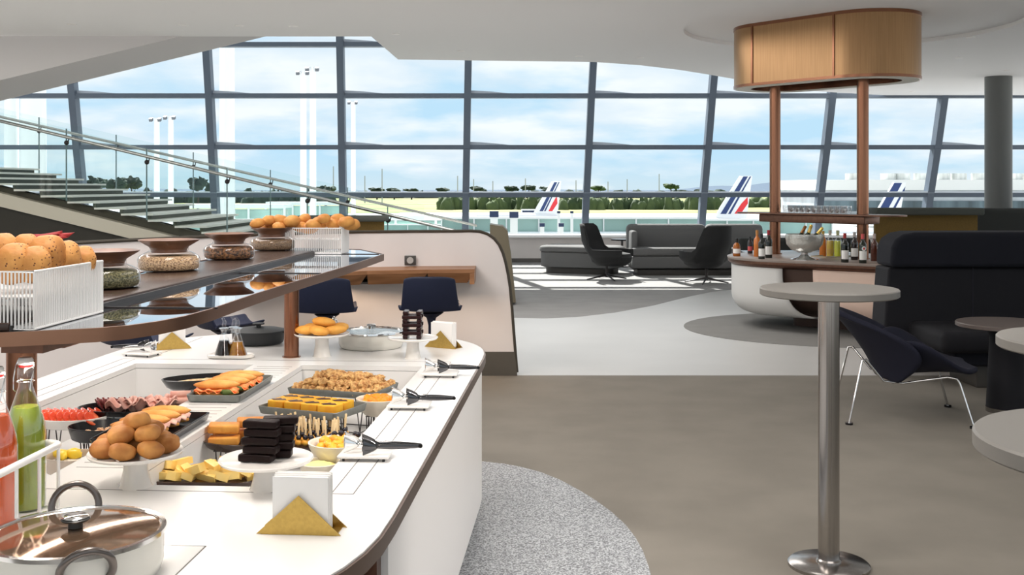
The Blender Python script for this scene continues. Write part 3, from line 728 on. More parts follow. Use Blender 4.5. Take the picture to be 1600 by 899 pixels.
# ---------- stools
def stool(loc,rz,label):
    t=thing('counter_stool',label,'stool',loc,rz,group='navy shell stools at the oak ledge')
    # faces +y (toward ledge); back is toward -y
    def shell(u,v):
        s_=(u-.5)*2; w=.235-.03*v if v>.45 else .235*(.82+.4*v)
        if v<.5:
            a=v/.5; y=.20-.36*a; z=.615-.02*math.sin(PI*a); lift=.045*abs(s_)**2.5
            return Vector((s_*w,y,z+lift))
        a=(v-.5)/.5; an=a; wb=.215-.03*a
        y=-.16-.05*math.sin(an*PI/2)-.03*a; z=.60+.01+.26*a**1.1
        return Vector((s_*wb*(1-.0*a),y+.05*abs(s_)**2,z-.02*abs(s_)**4*a))
    o=MB().grid(shell,16,20).build('seat_shell',navy,t,smooth=80)
    m=o.modifiers.new('s','SOLIDIFY'); m.thickness=.014; m.offset=-1
    m=o.modifiers.new('b','SUBSURF'); m.levels=1; m.render_levels=1
    MB().lathe([(.022,.30),(.022,.50),(.035,.555),(.09,.592),(.0,.598)],28).build('seat_post',navy,t)
    MB().lathe([(0,0),(.21,0),(.21,.008),(.04,.02),(.028,.05),(.028,.32),(0,.32)],36).build('base',navy,t)
    MB().tube([(.0+.14*math.cos(2*PI*k/20),.14*math.sin(2*PI*k/20),.22) for k in range(20)],.009,8,closed=True).build('footrest_ring',navy,t)
    MB().tube([(-.14,0,.22),(.14,0,.22)],.008,8).build('footrest_spoke',navy,t)
    return t
s1=stool((( 674-800)/F*7.85,7.85,0),0,'navy shell stool nearest the rounded end of the white partition')
dup(s1,((511-800)/F*7.75,7.75,0),.05,label='navy shell stool behind the far copper shelf post')
dup(s1,((352-800)/F*6.9,6.9,0),-1.0,label='navy shell stool seen from the side above the black cooking pot')
dup(s1,((226-800)/F*6.15,6.15,0),-.5,label='navy shell stool behind the left napkin holder')
# ---------- lounge swivel chairs
def swivel(loc,rz,label):
    t=thing('swivel_armchair',label,'armchair',loc,rz,group=None)  # faces +x
    def shell(u,v):
        a=(u-.5)*2*PI*.80   # 0=back
        ca=math.cos(a); back=max(0,ca)
        q=min(1,max(0,(ca-.35)/.4)); top=.50+.40*q*q*(3-2*q)
        r0=.20; r1=.40
        z=.27+(top-.27)*v
        rr_=r0+(r1-r0)*min(1,(v*1.8))**.6
        x=-math.cos(a)*rr_*1.0-(.10*v*back); y=math.sin(a)*rr_*(1-.18*back*v)
        return Vector((x+.04,y,z))
    o=MB().grid(shell,36,14).build('shell',charfab,t,smooth=80); m=o.modifiers.new('s','SOLIDIFY'); m.thickness=.045; m.offset=-1
    MB().shape('el',.34,.31,[(.10,.24),(.02,.30),(0,.37),(.03,.43),(.12,.45)],c=(.08,0,0)).build('seat_cushion',charfab,t)
    MB().cyl((0,0,.05),.022,.22,16).build('post',darkmetal,t)
    for k in range(4):
        a=PI/4+k*PI/2; MB().tube([(0,0,.085),(.34*math.cos(a),.34*math.sin(a),.015)],[.018,.009],8).build('base_leg',darkmetal,t)
    return t
ch=swivel(((948-800)/F*17.5,17.5,0),math.radians(-28),'charcoal swivel armchair on a star base left of the grey sofa')
dup(ch,((1104-800)/F*16.9,16.9,0),math.radians(115),label='charcoal swivel armchair seen from behind beside the bar')
# grey sofa
gs=thing('grey_sofa','long grey fabric sofa under the windows','sofa',(2.0,18.3,0))
zt=WY(0,351,19).z; L=(1192-985)/F*18.7+.1
rbox('back_rest',(L*.29,.75,(zt+.1)/2+.02),(L*.58,.28,zt-.12),greyfab,gs,.09)
rbox('back_rest',(L*.79,.75,(zt+.1)/2+.02),(L*.42,.28,zt-.12),greyfab,gs,.09)
rbox('arm_panel',(.08,.45,.42),(.10,.6,.66),greyfab,gs,.04)
rbox('seat_cushion',(L/2,.33,.40),(L*.98,.7,.13),greyfab,gs,.04)
rbox('seat_base',(L/2,.33,.225),(L*.98,.66,.21),greyfab,gs,.03)
rbox('plinth',(L/2,.36,.05),(L*.9,.6,.10),MATS['plinth_grey'],gs,.01)
# ottoman bench, curved
ot=thing('bench_ottoman','long rounded grey bench left of the grey sofa','bench',(1.22,18.95,0),rz=math.radians(-25))
MB().shape('rr',.70,.38,[(.06,.10),(.0,.12),(0,.36),(.02,.375)],r=.25,n=48).build('seat_base',greyfab,ot)
MB().shape('rr',.72,.40,[(.02,.375),(0,.39),(0,.44),(.02,.465),(.08,.48)],r=.25,n=48).build('seat_cushion',greyfab,ot)
MB().shape('rr',.62,.30,[(0,0),(0,.10)],r=.2,n=48).build('plinth',MATS['plinth_grey'],ot)
st=thing('small_side_table','small black round side table between the bench and the grey sofa','table',((972-800)/F*20.3,20.3,0))
MB().cyl((0,0,.50),.21,.025,32).build('table_top',blackm,st); MB().cyl((0,0,.02),.02,.48,12).build('post',darkmetal,st); MB().cyl((0,0,0),.13,.02,24).build('base',darkmetal,st)
# mustard high-back booths
must=mat('mustard_panel',(.16,.095,.02),.8,var=.1,scale=60); capg=mat('booth_grey',(.07,.075,.065),.8)
def booth(pxa,pxb,ptop,psplit,Y,label):
    a_=WY(pxa,ptop,Y); b_=WY(pxb,ptop,Y); L=b_.x-a_.x; t=thing('booth_screen',label,'booth screen',(a_.x,Y,0)); zs_=WY(0,psplit,Y).z; 
    mb=MB().box((L/2,0,zs_/2),(L,.06,zs_)); mb.build('mustard_panel',must,t,smooth=0)
    MB().box((L/2,.02,(a_.z+zs_)/2),(L+.08,.4,a_.z-zs_),bev=.025).build('top_cushion',capg,t)
    return t
booth(1366,1526,325,336,15.0,'mustard booth screen with grey top behind the navy sofa')
booth(470,600,337,346,13.2,'mustard booth screen with dark top behind the far bread basket')
# dark lounge behind bar and right
dk=mat('dark_lounge',(.025,.027,.025),.8)
d1=thing('dark_lounge_sofa','dark sofa seen behind the bottles on the bar','sofa',(3.6,15.2,0))
rbox('back_rest',(.6,.5,.45),(1.9,.25,.62),dk,d1,.05); rbox('seat_cushion',(.6,0,.3),(1.9,.8,.2),dk,d1,.05); rbox('plinth',(.6,.1,.1),(1.7,.7,.2),dk,d1,.01)
d2=thing('dark_lounge_sofa','dark sofa beyond the grey column at the right edge','sofa',(8.0,16.2,0))
rbox('back_rest',(.5,.5,.62),(3.2,.3,1.1),dk,d2,.08); rbox('seat_cushion',(.5,0,.35),(3.2,.9,.25),dk,d2,.06); rbox('plinth',(.5,.1,.11),(3.0,.8,.22),dk,d2,.01)
cs=thing('steel_console','low steel service console behind the bar bottles','console',(3.55,13.6,0))
rbox('cabinet',(0,0,.33),(1.2,.5,.66),mat('console_dark',(.05,.05,.05),.4),cs,.01); rbox('worktop',(0,0,.675),(1.3,.56,.03),bsteel,cs,.008)
# ---------- bar
bar=thing('island_bar','oval island bar with bronze top, white curved panels and two bronze posts','bar',(3.1,11.6,0))
A=Vector((3.18,11.75)); B=Vector((4.3,10.95)); R_=.84
ax=(B-A).normalized(); ang=math.atan2(ax.y,ax.x); mid=(A+B)/2; half=(B-A).length/2
bar.location=(mid.x,mid.y,0); bar.rotation_euler[2]=ang
bt_=mat('bar_top_stone',(.30,.25,.22),.3,var=.08,scale=8)
MB().shape('rr',half+R_,R_,[(.04,.715),(.01,.72),(0,.735),(0,.748),(.006,.752)],r=R_,n=96).build('bar_top',bt_,bar)
MB().shape('rr',half+R_,R_,[(.06,.66),(.015,.69),(.004,.712),(.006,.735)],r=R_,n=96).build('bar_top_edge',bronze_d,bar)
MB().shape('rr',half+R_,R_,[(.70,.0),(.70,.15),(.34,.19),(.15,.34),(.10,.66)],r=R_,n=96).build('carcass',mat('bar_carcass',(.075,.042,.03),.5,.2),bar)
def stad(s_,inset=0):
    """point on stadium outline by arc param (0 = left cap tip, increasing towards front (−y))"""
    r=R_-inset; st_=2*half; L=PI*R_*2+2*st_
    d=(s_)%L
    if d<PI*R_/2: a=PI+d/R_; return Vector((-half+r*math.cos(a),r*math.sin(a)))
    d-=PI*R_/2
    if d<st_: return Vector((-half+d,-r))
    d-=st_
    if d<PI*R_: a=1.5*PI+d/R_; return Vector((half+r*math.cos(a),r*math.sin(a)))
    d-=PI*R_
    if d<st_: return Vector((half-d,r))
    d-=st_; a=PI/2+d/R_; return Vector((-half+r*math.cos(a),r*math.sin(a)))
def panel(s0,s1,m,lb,slant0=0,slant1=0):
    def fn(u,v):
        # v 0 top ->1 bottom
        if v<.6: z=.665-(.665-.36)*v/.6; ins=.055
        else:
            a=(v-.6)/.4*PI/2; z=.36-.20*math.sin(a); ins=.055+.20*(1-math.cos(a))
        p=stad(s0+(s1-s0)*u+(slant0*(1-u)+slant1*u)*v**3,ins); return Vector((p.x,p.y,z))
    o=MB().grid(fn,40,16).build('curved_panel',m,bar,smooth=80); k=o.modifiers.new('s','SOLIDIFY'); k.thickness=.02; k.offset=0
    if lb: o['label']=lb
bw=mat('bar_panel_white',(.66,.65,.63),.4)
panel(-1.7,1.36,bw,None,0,.30)
panel(1.68,4.4,mat('bar_panel_warm_lit',(.78,.58,.48),.45),'curved bar panel tinted pink for warm light',.30,0)  # white panel; the pink tint paints warm light from under the bar top
# posts
def postxy(px,Y): return Vector(((px-800)/F*Y,Y,0))
inv=Matrix.Rotation(-ang,3,'Z')
PP=[]
for px,Y in ((1211,12.12),(1348,11.3)):
    p=inv@(postxy(px,Y)-bar.location); PP.append(p)
    MB().cyl((p.x,p.y,.75),.060,2.53,32).build('post',bronze,bar)
    MB().cyl((p.x,p.y,.75),.075,.012,32).build('post_collar',bronze,bar)
sh=MB(); a_,b_=PP; c_=(a_+b_)/2; an=math.atan2((b_-a_).y,(b_-a_).x); Ls=(b_-a_).length
sh.box((c_.x,c_.y,1.155),(Ls+.22,.30,.085),(0,0,an),bev=.01); sh.build('shelf_beam',bronze_d,bar)
MB().shape('rr',Ls/2+.46,.2,[(0,1.198),(0,1.213)],r=.18,c=(c_.x,c_.y,0),R=rotm(0,0,an)).build('shelf_plate',bronze_d,bar)
# hanging lamp shade
C1=Vector((3.047,12.285)); C2=Vector((3.74,11.44)); ax2=(C2-C1).normalized(); an2=math.atan2(ax2.y,ax2.x); m2=(C1+C2)/2; h2=(C2-C1).length/2; r2_=.53
lamp=thing('drum_pendant_lamp','large oval brass drum lamp hanging over the island bar','lamp',(m2.x,m2.y,2.61),rz=an2)
def stadring(z0,z1,r,th,m,nm,inset=0):
    MB().shape('rr',h2+r,r,[(inset,z0),(inset,z1),(inset+th,z1),(inset+th,z0),(inset,z0)],r=r,n=96)
def ring(z0,z1,off,th,m,nm):
    a0=h2+r2_+off; b0=r2_+off; mb=MB(); N=96; vs_=[];fs=[]
    def outline(a,b,z):
        rr=b; q=N//4; o=[]
        for (cx,cy,a1) in ((a-rr,b-rr,0),(-a+rr,b-rr,PI/2),(-a+rr,-b+rr,PI),(a-rr,-b+rr,1.5*PI)):
            for k in range(q):
                t=a1+PI/2*k/(q-1); o.append((cx+rr*math.cos(t),cy+rr*math.sin(t),z))
        return o
    rs=[outline(a0,b0,z0),outline(a0,b0,z1),outline(a0-th,b0-th,z1),outline(a0-th,b0-th,z0)]
    for r in rs: vs_+=r
    for i in range(4):
        j=(i+1)%4
        for k in range(N): fs.append((i*N+k,i*N+(k+1)%N,j*N+(k+1)%N,j*N+k))
    return mb.add(vs_,fs).build(nm,m,lamp)
ring(.02,.66,0,.012,copper_shade,'shade')
ring(0,.03,.006,.03,bronze,'bottom_rim')
ring(.65,.685,.006,.03,bronze,'top_rim')
ring(-.004,.006,-.02,.16,mat('lamp_diffuser_cream',(.75,.74,.66),.6),'diffuser_ring')
ring(.0,.10,-.18,.01,bronze,'inner_rim')
for (cx_,sy) in ((-h2,-1),(h2*.9,-1)):
    MB().box((cx_,sy*(r2_+.004),.34),(.022,.012,.64)).build('seam_strip',bronze,lamp,smooth=0)
a_=inv2=Matrix.Rotation(-an2,3,'Z')
MB().shape('rr',h2+.3,.3,[(0,.60),(0,.688)],r=.3).build('ceiling_mount',bronze_d,lamp)
for px,Y in ((1211,12.12),(1348,11.3)):
    p=a_@(postxy(px,Y)-Vector((m2.x,m2.y,0)))
# ---------- buffet counter
AZ=.0628; O=Vector((-.985,4.86,0)); ZT=.74
def UV(u,v,z=0): return Vector((O.x+u*math.cos(AZ)+v*math.sin(AZ), O.y-u*math.sin(AZ)+v*math.cos(AZ), z))
def toUV(p): 
    d=p-O; return (d.x*math.cos(AZ)-d.y*math.sin(AZ), d.x*math.sin(AZ)+d.y*math.cos(AZ))
def outline(w,le,n=28,v0=.0,v1=-2.3,ex=2.5):
    pts=[]
    for k in range(n+1):
        t=PI*k/n; pts.append((w*math.copysign(abs(math.cos(t))**(2/ex),math.cos(t)),v0+le*abs(math.sin(t))**(2/ex)))
    for k in range(n+1):
        t=PI+PI*k/n; pts.append((w*math.copysign(abs(math.cos(t))**(2/ex),math.cos(t)),v1-le*abs(math.sin(t))**(2/ex)))
    return pts
bc=thing('buffet_counter','white island buffet counter with rounded ends, bronze rim and two sunken wells','buffet counter',O,rz=-AZ)
wells=[[(.105,-2.08),(.62,-2.08),(.62,-.22),(.105,-.22)],[(-.62,-2.08),(-.105,-2.08),(-.105,-.22),(-.62,-.22)]]
plate(outline(.855,.825),wells,ZT-.02,ZT).build('worktop',top_white,bc,smooth=30)
plate(outline(.862,.832),[outline(.80,.77)],ZT-.042,ZT-.004).build('rim',rim_m,bc,smooth=40)
for wx in (-1,1):
    MB().box((wx*.3625,-1.15,.545),(.515,1.86,.02)).build('well_floor',top_white,bc,smooth=0)
    wm=MB(); cx=wx*.3625
    wm.box((cx-.2625,-1.15,.633),(.01,1.88,.17)); wm.box((cx+.2625,-1.15,.633),(.01,1.88,.17)); wm.box((cx,-2.085,.633),(.535,.01,.17)); wm.box((cx,-.215,.633),(.535,.01,.17))
    wm.build('well_walls',top_white,bc,smooth=0)
ol=outline(.845,.81,40)
# white skirt: right side + far end + left side (v>-2.3)
path=[(.845,-2.30+.0)]+[(p[0],p[1]) for p in outline(.845,.81,40)[:41]]+[(-.845,-2.30)]
dense=[]
for k in range(len(path)-1):
    a,b=path[k],path[k+1]; dense.append(a)
dense.append(path[-1])
def strip(path,z0,z1,th):
    mb=MB(); n=len(path); vs_=[]; fs=[]
    for i,p in enumerate(path):
        a=Vector(path[max(i-1,0)]+(0,)) if len(path[0])==2 else 0; b=Vector(path[min(i+1,n-1)]+(0,)); t=(b-a).normalized(); nn=Vector((t.y,-t.x,0)) # outward (path ccw)
        q=Vector((p[0],p[1],0)); i_=q-nn*th
        vs_+=[(q.x,q.y,z0),(q.x,q.y,z1),(i_.x,i_.y,z1),(i_.x,i_.y,z0)]
    for i in range(n-1):
        for k in range(4):
            k2=(k+1)%4; fs.append((i*4+k,i*4+k2,(i+1)*4+k2,(i+1)*4+k))
    fs+= [(0,1,2,3),tuple(4*(n-1)+k for k in (3,2,1,0))]
    return mb.add(vs_,fs)
strip(dense,.085,.695,.02).build('side_panel',white,bc,smooth=40)
near=[p for p in outline(.80,.77,40)[41:]]
near=[(-.80,-2.30)]+near+[(.80,-2.30)]
strip(near,.10,.70,.015).build('end_panel',bronze,bc,smooth=40)
MB().box((.815,-2.335,.39),(.03,.05,.6)).build('end_post',bronze_d,bc,smooth=0)
plate(outline(.70,.68),[],0,.12).build('plinth',bronze_d,bc,smooth=40)
seamm=mat('seam_grey',(.13,.125,.12),.6)
sm=MB()
def seam(a,b,w=.0022):
    d=Vector((b[0]-a[0],b[1]-a[1],0)); L=d.length; sm.box(((a[0]+b[0])/2,(a[1]+b[1])/2,ZT+.0002),(L,w,.0008),(0,0,math.atan2(d.y,d.x)))
for s_ in (-1,1):
    seam((s_*.673,-2.13),(s_*.673,-.1)); seam((s_*.728,-2.13),(s_*.728,-.1))
seam((-.728,-2.13),(.728,-2.13)); seam((-.728,-.1),(.728,-.1)); 
hc=toUV(W(120,833,.825)); hs=.19
for a,b in (((-hs,-hs),(hs,-hs)),((hs,-hs),(hs,hs)),((hs,hs),(-hs,hs)),((-hs,hs),(-hs,-hs))): seam((hc[0]+a[0],hc[1]+a[1]),(hc[0]+b[0],hc[1]+b[1]),.003)
hp=toUV(WY(410,526,5.5)); 
seam((hp[0]-.3,-.1+.02),(hp[0]-.3,.6)); 
sm.build('worktop_seams',seamm,bc,smooth=0)
MB().box((hc[0],hc[1],ZT+.0004),(2*hs-.006,2*hs-.006,.0008)).build('induction_plate',mat('hob_white',(.80,.80,.79),.08,coat=.5),bc,smooth=0)
sl=MB()
for k in range(34): sl.box((0,-1.92+.05*k,ZT+.0003),(.15,.004,.0008))
sl.build('partition_slots',mat('slot_dark',(.25,.24,.23),.7),bc,smooth=0)
# shelf rack
ZS=1.18
rk=thing('glass_shelf_rack','long bronze-edged glass shelf on two copper posts above the buffet','shelf rack',O,rz=-AZ)
edge_px=[(600,397),(540,417),(455,442),(400,459),(330,483),(290,494),(250,502),(200,509),(150,513),(70,517),(0,520)]
re=[toUV(W(a,b,ZS)) for a,b in edge_px]
shp=re+[(-.18,-2.5),(-.30,-2.38),(-.36,-2.2),(-.36,.45),(-.30,.62),(-.15,.74),(.05,.76),(.17,.72)]
inner=[(p[0]*.985,p[1]*.998-.002) for p in shp]
plate(shp,[[(p[0]-.006*(1 if p[0]>0 else -1),-1+(p[1]+1)*.995) for p in shp]],ZS-.032,ZS).build('edge_band',band_m,rk,smooth=40)
plate([(p[0]-.007*(1 if p[0]>0 else -1),-1+(p[1]+1)*.9945) for p in shp],[],ZS-.012,ZS-.002).build('glass_shelf',shelfglass,rk,smooth=0)
for v in (.343,-.81,-1.965):
    MB().box((.0,v,ZS-.001),(.66,.004,.004)).build('joint_strip',darkmetal,rk,smooth=0)
ub=MB(); ub.box((0,-.9,ZS-.045),(.10,2.9,.04)); ub.build('beam',bronze_d,rk,smooth=0)
pn=toUV(Vector((-1.226,2.72,0)))
for (u,v,r) in ((0,0,.033),(pn[0],pn[1],.036)):
    MB().cyl((u,v,ZT),r,ZS-.065-ZT,40).build('post',bronze,rk)
    MB().cyl((u,v,ZT),r+.008,.004,40).build('post_collar',bronze,rk)
MB().box((pn[0]+.03,pn[1],ZS-.045),(.22,.11,.06),bev=.006).build('post_bracket',bronze_d,rk)
# raised strip tray
ta=toUV(W(167.5,473.7,ZS+.012)); tb_=toUV(W(478.7,398,ZS+.012))
tu=(ta[0]+tb_[0])/2
sp_=thing('wooden_display_plinth','long dark wooden plinth on the glass shelf carrying the jars','display plinth',UV(tu-.155,-.95,ZS-.002),rz=-AZ)
MB().box((0,0,.009),(.26,3.0-.02,.018),bev=.003).build('board',dwood,sp_)
MB().box((.134,0,.006),(.006,2.98,.012)).build('metal_edge',darkmetal,sp_,smooth=0)
ZP=ZS+.016
# jars
grain=[mat('pumpkin_seeds',(.05,.055,.02),.6,col2=(.20,.19,.09),scale=160,bump=.8,thr=(.42,.56)),
       mat('sesame_oats',(.20,.10,.05),.6,col2=(.70,.50,.30),scale=170,bump=.9,thr=(.36,.55)),
       mat('dark_granola',(.04,.018,.008),.6,col2=(.26,.12,.045),scale=75,bump=1.0,thr=(.40,.6)),
       mat('fine_seeds',(.10,.06,.035),.6,col2=(.36,.25,.15),scale=230,bump=.8,thr=(.4,.58))]
lidw=mat('acacia_lid',(.26,.12,.065),.3,col2=(.10,.04,.022),scale=9,stretch=(1,.25,2),detail=5)
def jar(px,py,fill,lb,sc=1):
    pc=W(px,py,ZP); t=thing('seed_jar',lb,'jar',pc,rz=-AZ)
    prof=[(0,0),(.09,0),(.104,.006),(.110,.02),(.110,.052),(.104,.070),(.085,.086),(.070,.094),(.068,.112),(.072,.118)]
    MB().lathe(prof,56).build('glass_body',jarglass,t)
    MB().lathe([(0,.004),(.088,.004),(.101,.01),(.106,.022),(.106,.050),(.100,.066),(.09,.072),(0,.074)],48).build('contents',fill,t)
    MB().lathe([(0,.086),(.062,.088),(.064,.10),(.070,.115),(.104,.142),(.108,.148),(.104,.149),(.07,.138),(0,.134)],56).build('wooden_lid',lidw,t)
    t.scale=(sc,sc,sc*.76); return t
j1=jar(160,450,grain[0],'glass jar of dark green pumpkin seeds right behind the near bread basket')
j2=jar(264,423,grain[1],'glass jar of pale sesame seeds with wide wooden lid, second of the row')
j3=jar(358,405,grain[2],'glass jar of dark brown granola clusters, third of the row',.96)
j4=jar(426,391,grain[3],'glass jar of fine brown seeds, farthest of the row by the far bread basket',.97)
# wire baskets
def basket(loc,w,d,h,lb,n,rz=-AZ,r=.0022):
    t=thing('wire_bread_basket',lb,'basket',loc,rz)
    m=MB()
    def rail(z): m.tube([(-w/2,-d/2,z),(w/2,-d/2,z),(w/2,d/2,z),(-w/2,d/2,z)],r*1.4,8,closed=True)
    rail(h); rail(r); 
    m.build('rails',whitewire,t)
    m=MB(); st=n
    for k in range(int(w/st)+1):
        x=-w/2+w*k/int(w/st)
        for y in (-d/2,d/2): m.tube([(x,y,0),(x,y,h)],r,6)
    for k in range(1,int(d/st)):
        y=-d/2+d*k/int(d/st)
        for x in (-w/2,w/2): m.tube([(x,y,0),(x,y,h)],r,6)
    m.build('upright_wires',whitewire,t)
    MB().box((0,0,.006),(w-.006,d-.006,.004)).build('base',whitewire,t,smooth=0)
    MB().box((0,0,h*.55),(w-.012,d-.012,.003)).build('inner_tray',whitewire,t,smooth=0)
    return t
fr1=W(47,516,ZS); fr2=W(165,488,ZS); dB=(fr2-fr1).length
c0=(fr1+fr2)/2
uvB=toUV(c0); BW=.30
cen=UV(uvB[0]-BW/2,uvB[1],ZS)
hb=.130
bk1=basket(cen,BW,dB,hb,'white wire bread basket at the near end of the glass shelf',.0085)
f1=W(533,397,ZS); bk2c=toUV(f1); 
bk2=basket(UV(bk2c[0]-.135,bk2c[1]+.085+.0,ZS),.27,.17,.122,'white wire bread basket at the far end of the glass shelf',.009,r=.0018)
# scale check basket 2: push
breadm=mat('bread_crust',(.62,.30,.09),.6,col2=(.80,.50,.22),scale=14,thr=(.3,.7),bump=.15,bscale=80)
def bread_mat(nm,c1,c2,seed=False):
    if nm in MATS: return MATS[nm]
    m=mat(nm,c1,.62,col2=c2,scale=13,thr=(.3,.7),bump=.2,bscale=90)
    if seed:
        nt=m.node_tree; b=nt.nodes['Principled BSDF']; src=b.inputs['Base Color'].links[0].from_socket
        v=nt.nodes.new('ShaderNodeTexVoronoi'); v.inputs['Scale'].default_value=130; tc=nt.nodes.new('ShaderNodeTexCoord'); nt.links.new(tc.outputs['Object'],v.inputs['Vector'])
        n=nt.nodes.new('ShaderNodeTexNoise'); n.inputs['Scale'].default_value=28; nt.links.new(tc.outputs['Object'],n.inputs['Vector'])
        a=nt.nodes.new('ShaderNodeMath'); a.operation='LESS_THAN'; a.inputs[1].default_value=.26; nt.links.new(v.outputs['Distance'],a.inputs[0])
        b2=nt.nodes.new('ShaderNodeMath'); b2.operation='GREATER_THAN'; b2.inputs[1].default_value=.50; nt.links.new(n.outputs['Fac'],b2.inputs[0])
        mu=nt.nodes.new('ShaderNodeMath'); mu.operation='MULTIPLY'; nt.links.new(a.outputs[0],mu.inputs[0]); nt.links.new(b2.outputs[0],mu.inputs[1])
        mx=nt.nodes.new('ShaderNodeMixRGB'); mx.inputs[2].default_value=(.12,.03,.01,1); nt.links.new(mu.outputs[0],mx.inputs[0]); nt.links.new(src,mx.inputs[1]); nt.links.new(mx.outputs[0],b.inputs['Base Color'])
    return m
seedm=bread_mat('seeded_bread',(.36,.12,.02),(.64,.31,.085),True)
far_b=bread_mat('golden_roll',(.42,.13,.02),(.68,.33,.08))
def roll(name,lb,cat,group,rad,m,seed,nz=.12,se=.8):
    o=MB().blob((0,0,0),rad,nz=nz,ns=1.6,n=28,m=18,seed=seed,se=se).build(name,m,None,smooth=80); return tag(o,lb,cat,group)
# near basket: standing loaves
zb=ZS+.078
base=roll('bread_roll','','bread','seeded rolls in the near wire basket',(.036,.042,.042),seedm,3)
spots=[(22,413,2.53,.0,.15,1.12,'large seeded roll at the front left of the near basket'),(55,414,2.54,.3,.1,1.0,'seeded roll second from the left at the front of the near basket'),
 (71,400,2.60,-.2,.25,1.12,'tall seeded roll in the middle of the near basket'),(103,403,2.66,.2,-.25,1.0,'plain seeded roll right of the tall middle one in the near basket'),
 (129,409,2.73,.4,.3,.88,'small dark-seeded roll at the far right corner of the near basket'),(5,393,2.60,.5,0,1.0,'pinkish seeded roll at the back left of the near basket'),(40,391,2.62,.1,0,.9,'seeded roll at the back behind the front pair in the near basket')]
for k,(px,py,Y,rz,ry,s_,lb) in enumerate(spots):
    p=WY(px,py,Y); o=base if k==0 else dup(base); o.location=(p.x,p.y,max(p.z,zb+.043*s_)); o.rotation_euler=(ry,ry*.5,rz); o.scale=(s_,)*3; o['label']=lb
rc_=MB().blob((0,0,0),(.075,.05,.014),(0,-.15,.2),nz=.5,ns=2,n=20,m=10).build('red_cloth',mat('red_cloth',(.25,.006,.006),.8),None,loc=WY(62,375,2.74)); tag(rc_,'dark red folded cloth tucked behind the rolls in the near basket','cloth')
# far basket
base2=roll('bread_roll','','bread','golden rolls in the far wire basket',(.040,.028,.027),far_b,9,.1,.9)
yf=UV(bk2c[0],bk2c[1]+.085).y
fs_=[(402,350),(420,346),(414,357),(436,356),(438,345),(448,352),(456,347),(470,356),(476,343),(490,352),(484,358),(500,349),(506,343),(520,351),(528,344),(541,348),(549,352),(425,355)]
for k,(px,py) in enumerate(fs_):
    row=k%3; Y=yf-.05+.05*row
    p=WY(px,py-1,Y); o=base2 if k==0 else dup(base2)
    tx=(px-392)/F*1; 
    o.location=(p.x,p.y,p.z); o.rotation_euler=(random.uniform(-.3,.3),random.uniform(-.2,.2),random.uniform(-.8,.8)); s_=random.uniform(.85,1.1); o.scale=(s_,)*3
    o['label']='golden round bread roll heaped in the far wire basket'
# ---------- tableware helpers on the counter
def put(name,lb,cat,px,py,z=ZT,rz=-AZ,group=None):
    return thing(name,lb,cat,W(px,py,z),rz,group)
def wire_stand(t,w,d,h,m=darkmetal,leg=.0022):
    """h>0 : stand legs below z=0 down h"""
    a=MB(); a.tube([(-w,-d,0),(w,-d,0),(w,d,0),(-w,d,0)],leg,6,closed=True); a.tube([(-w*.9,-d*.9,-h+.002),(w*.9,-d*.9,-h+.002),(w*.9,d*.9,-h+.002),(-w*.9,d*.9,-h+.002)],leg,6,closed=True)
    for sx in(-1,1):
        for sy in(-1,1):
            a.tube([(sx*w*.75,sy*d,0),(sx*w*.9,sy*d*.9,-h+.002)],leg,6); a.tube([(sx*w,sy*d*.7,0),(sx*w*.9,sy*d*.9,-h+.002)],leg,6)
    return a.build('wire_stand',m,t)
WF=.556 # well floor top
def dish(name,lb,cat,px,py,zr,kind,a,b,h,m,rz=-AZ,r=.02,stand=True,lip=.004,flare=.012,par=True,sm=None):
    """dish whose rim is at zr; base at zr-h, optional wire stand to well floor"""
    t=thing(name,lb,cat,W(px,py,zr)-Vector((0,0,h)),rz)
    MB().shape(kind,a,b,[(flare+.004,0),(flare,.003),(0,h-.002),(.001,h),(lip,h),(lip+flare*.9,.006),(lip+flare+.01,.005)],r=r,n=56).build('dish',m,t)
    if stand and zr-h-WF>.012:
        wire_stand(t,a*.6,b*.6,zr-h-WF,sm or darkmetal)
    return t
def stuff_on(t,z,items): pass
def inst(proto,first,loc,rot=(0,0,0),sc=1,lb=None):
    o=proto if first else dup(proto)
    o.location=loc; o.rotation_euler=rot; o.scale=(sc,)*3 if not hasattr(sc,'__len__') else sc
    if lb: o['label']=lb
    return o
def local(t,x,y,z):
    c,s=math.cos(t.rotation_euler[2]),math.sin(t.rotation_euler[2]); return Vector((t.location.x+x*c-y*s,t.location.y+x*s+y*c,t.location.z+z))
# ---------- cake stands
def cake_stand(px,py,lb,R=.118,h=.098,m=ceramic,br=.038):
    t=put('cake_stand',lb,'cake stand',px,py)
    MB().lathe([(0,0),(br+.004,0),(br,.006),(br*.80,h*.5),(br*.78,h-.012),(0,h-.012)],40).build('pedestal',m,t)
    MB().lathe([(0,h-.012),(R*.6,h-.012),(R-.004,h-.004),(R,h+.002),(R-.002,h+.005),(R-.007,h+.002),(R*.9,h-.001),(0,h-.001)],64).build('plate',m,t)
    return t
cs1=cake_stand(212,760,'white cake stand heaped with sugared buns',h=.085)
cs2=cake_stand(416,764,'white cake stand with dark chocolate bars, middle of the near row',h=.074)
cs3=cake_stand(503,557,'white cake stand with almond madeleines next to the far copper post',R=.124,h=.10)
cs4=cake_stand(645,560,'white cake stand with a tower of dark bars beside the far napkin holder',R=.112,h=.09,br=.034)
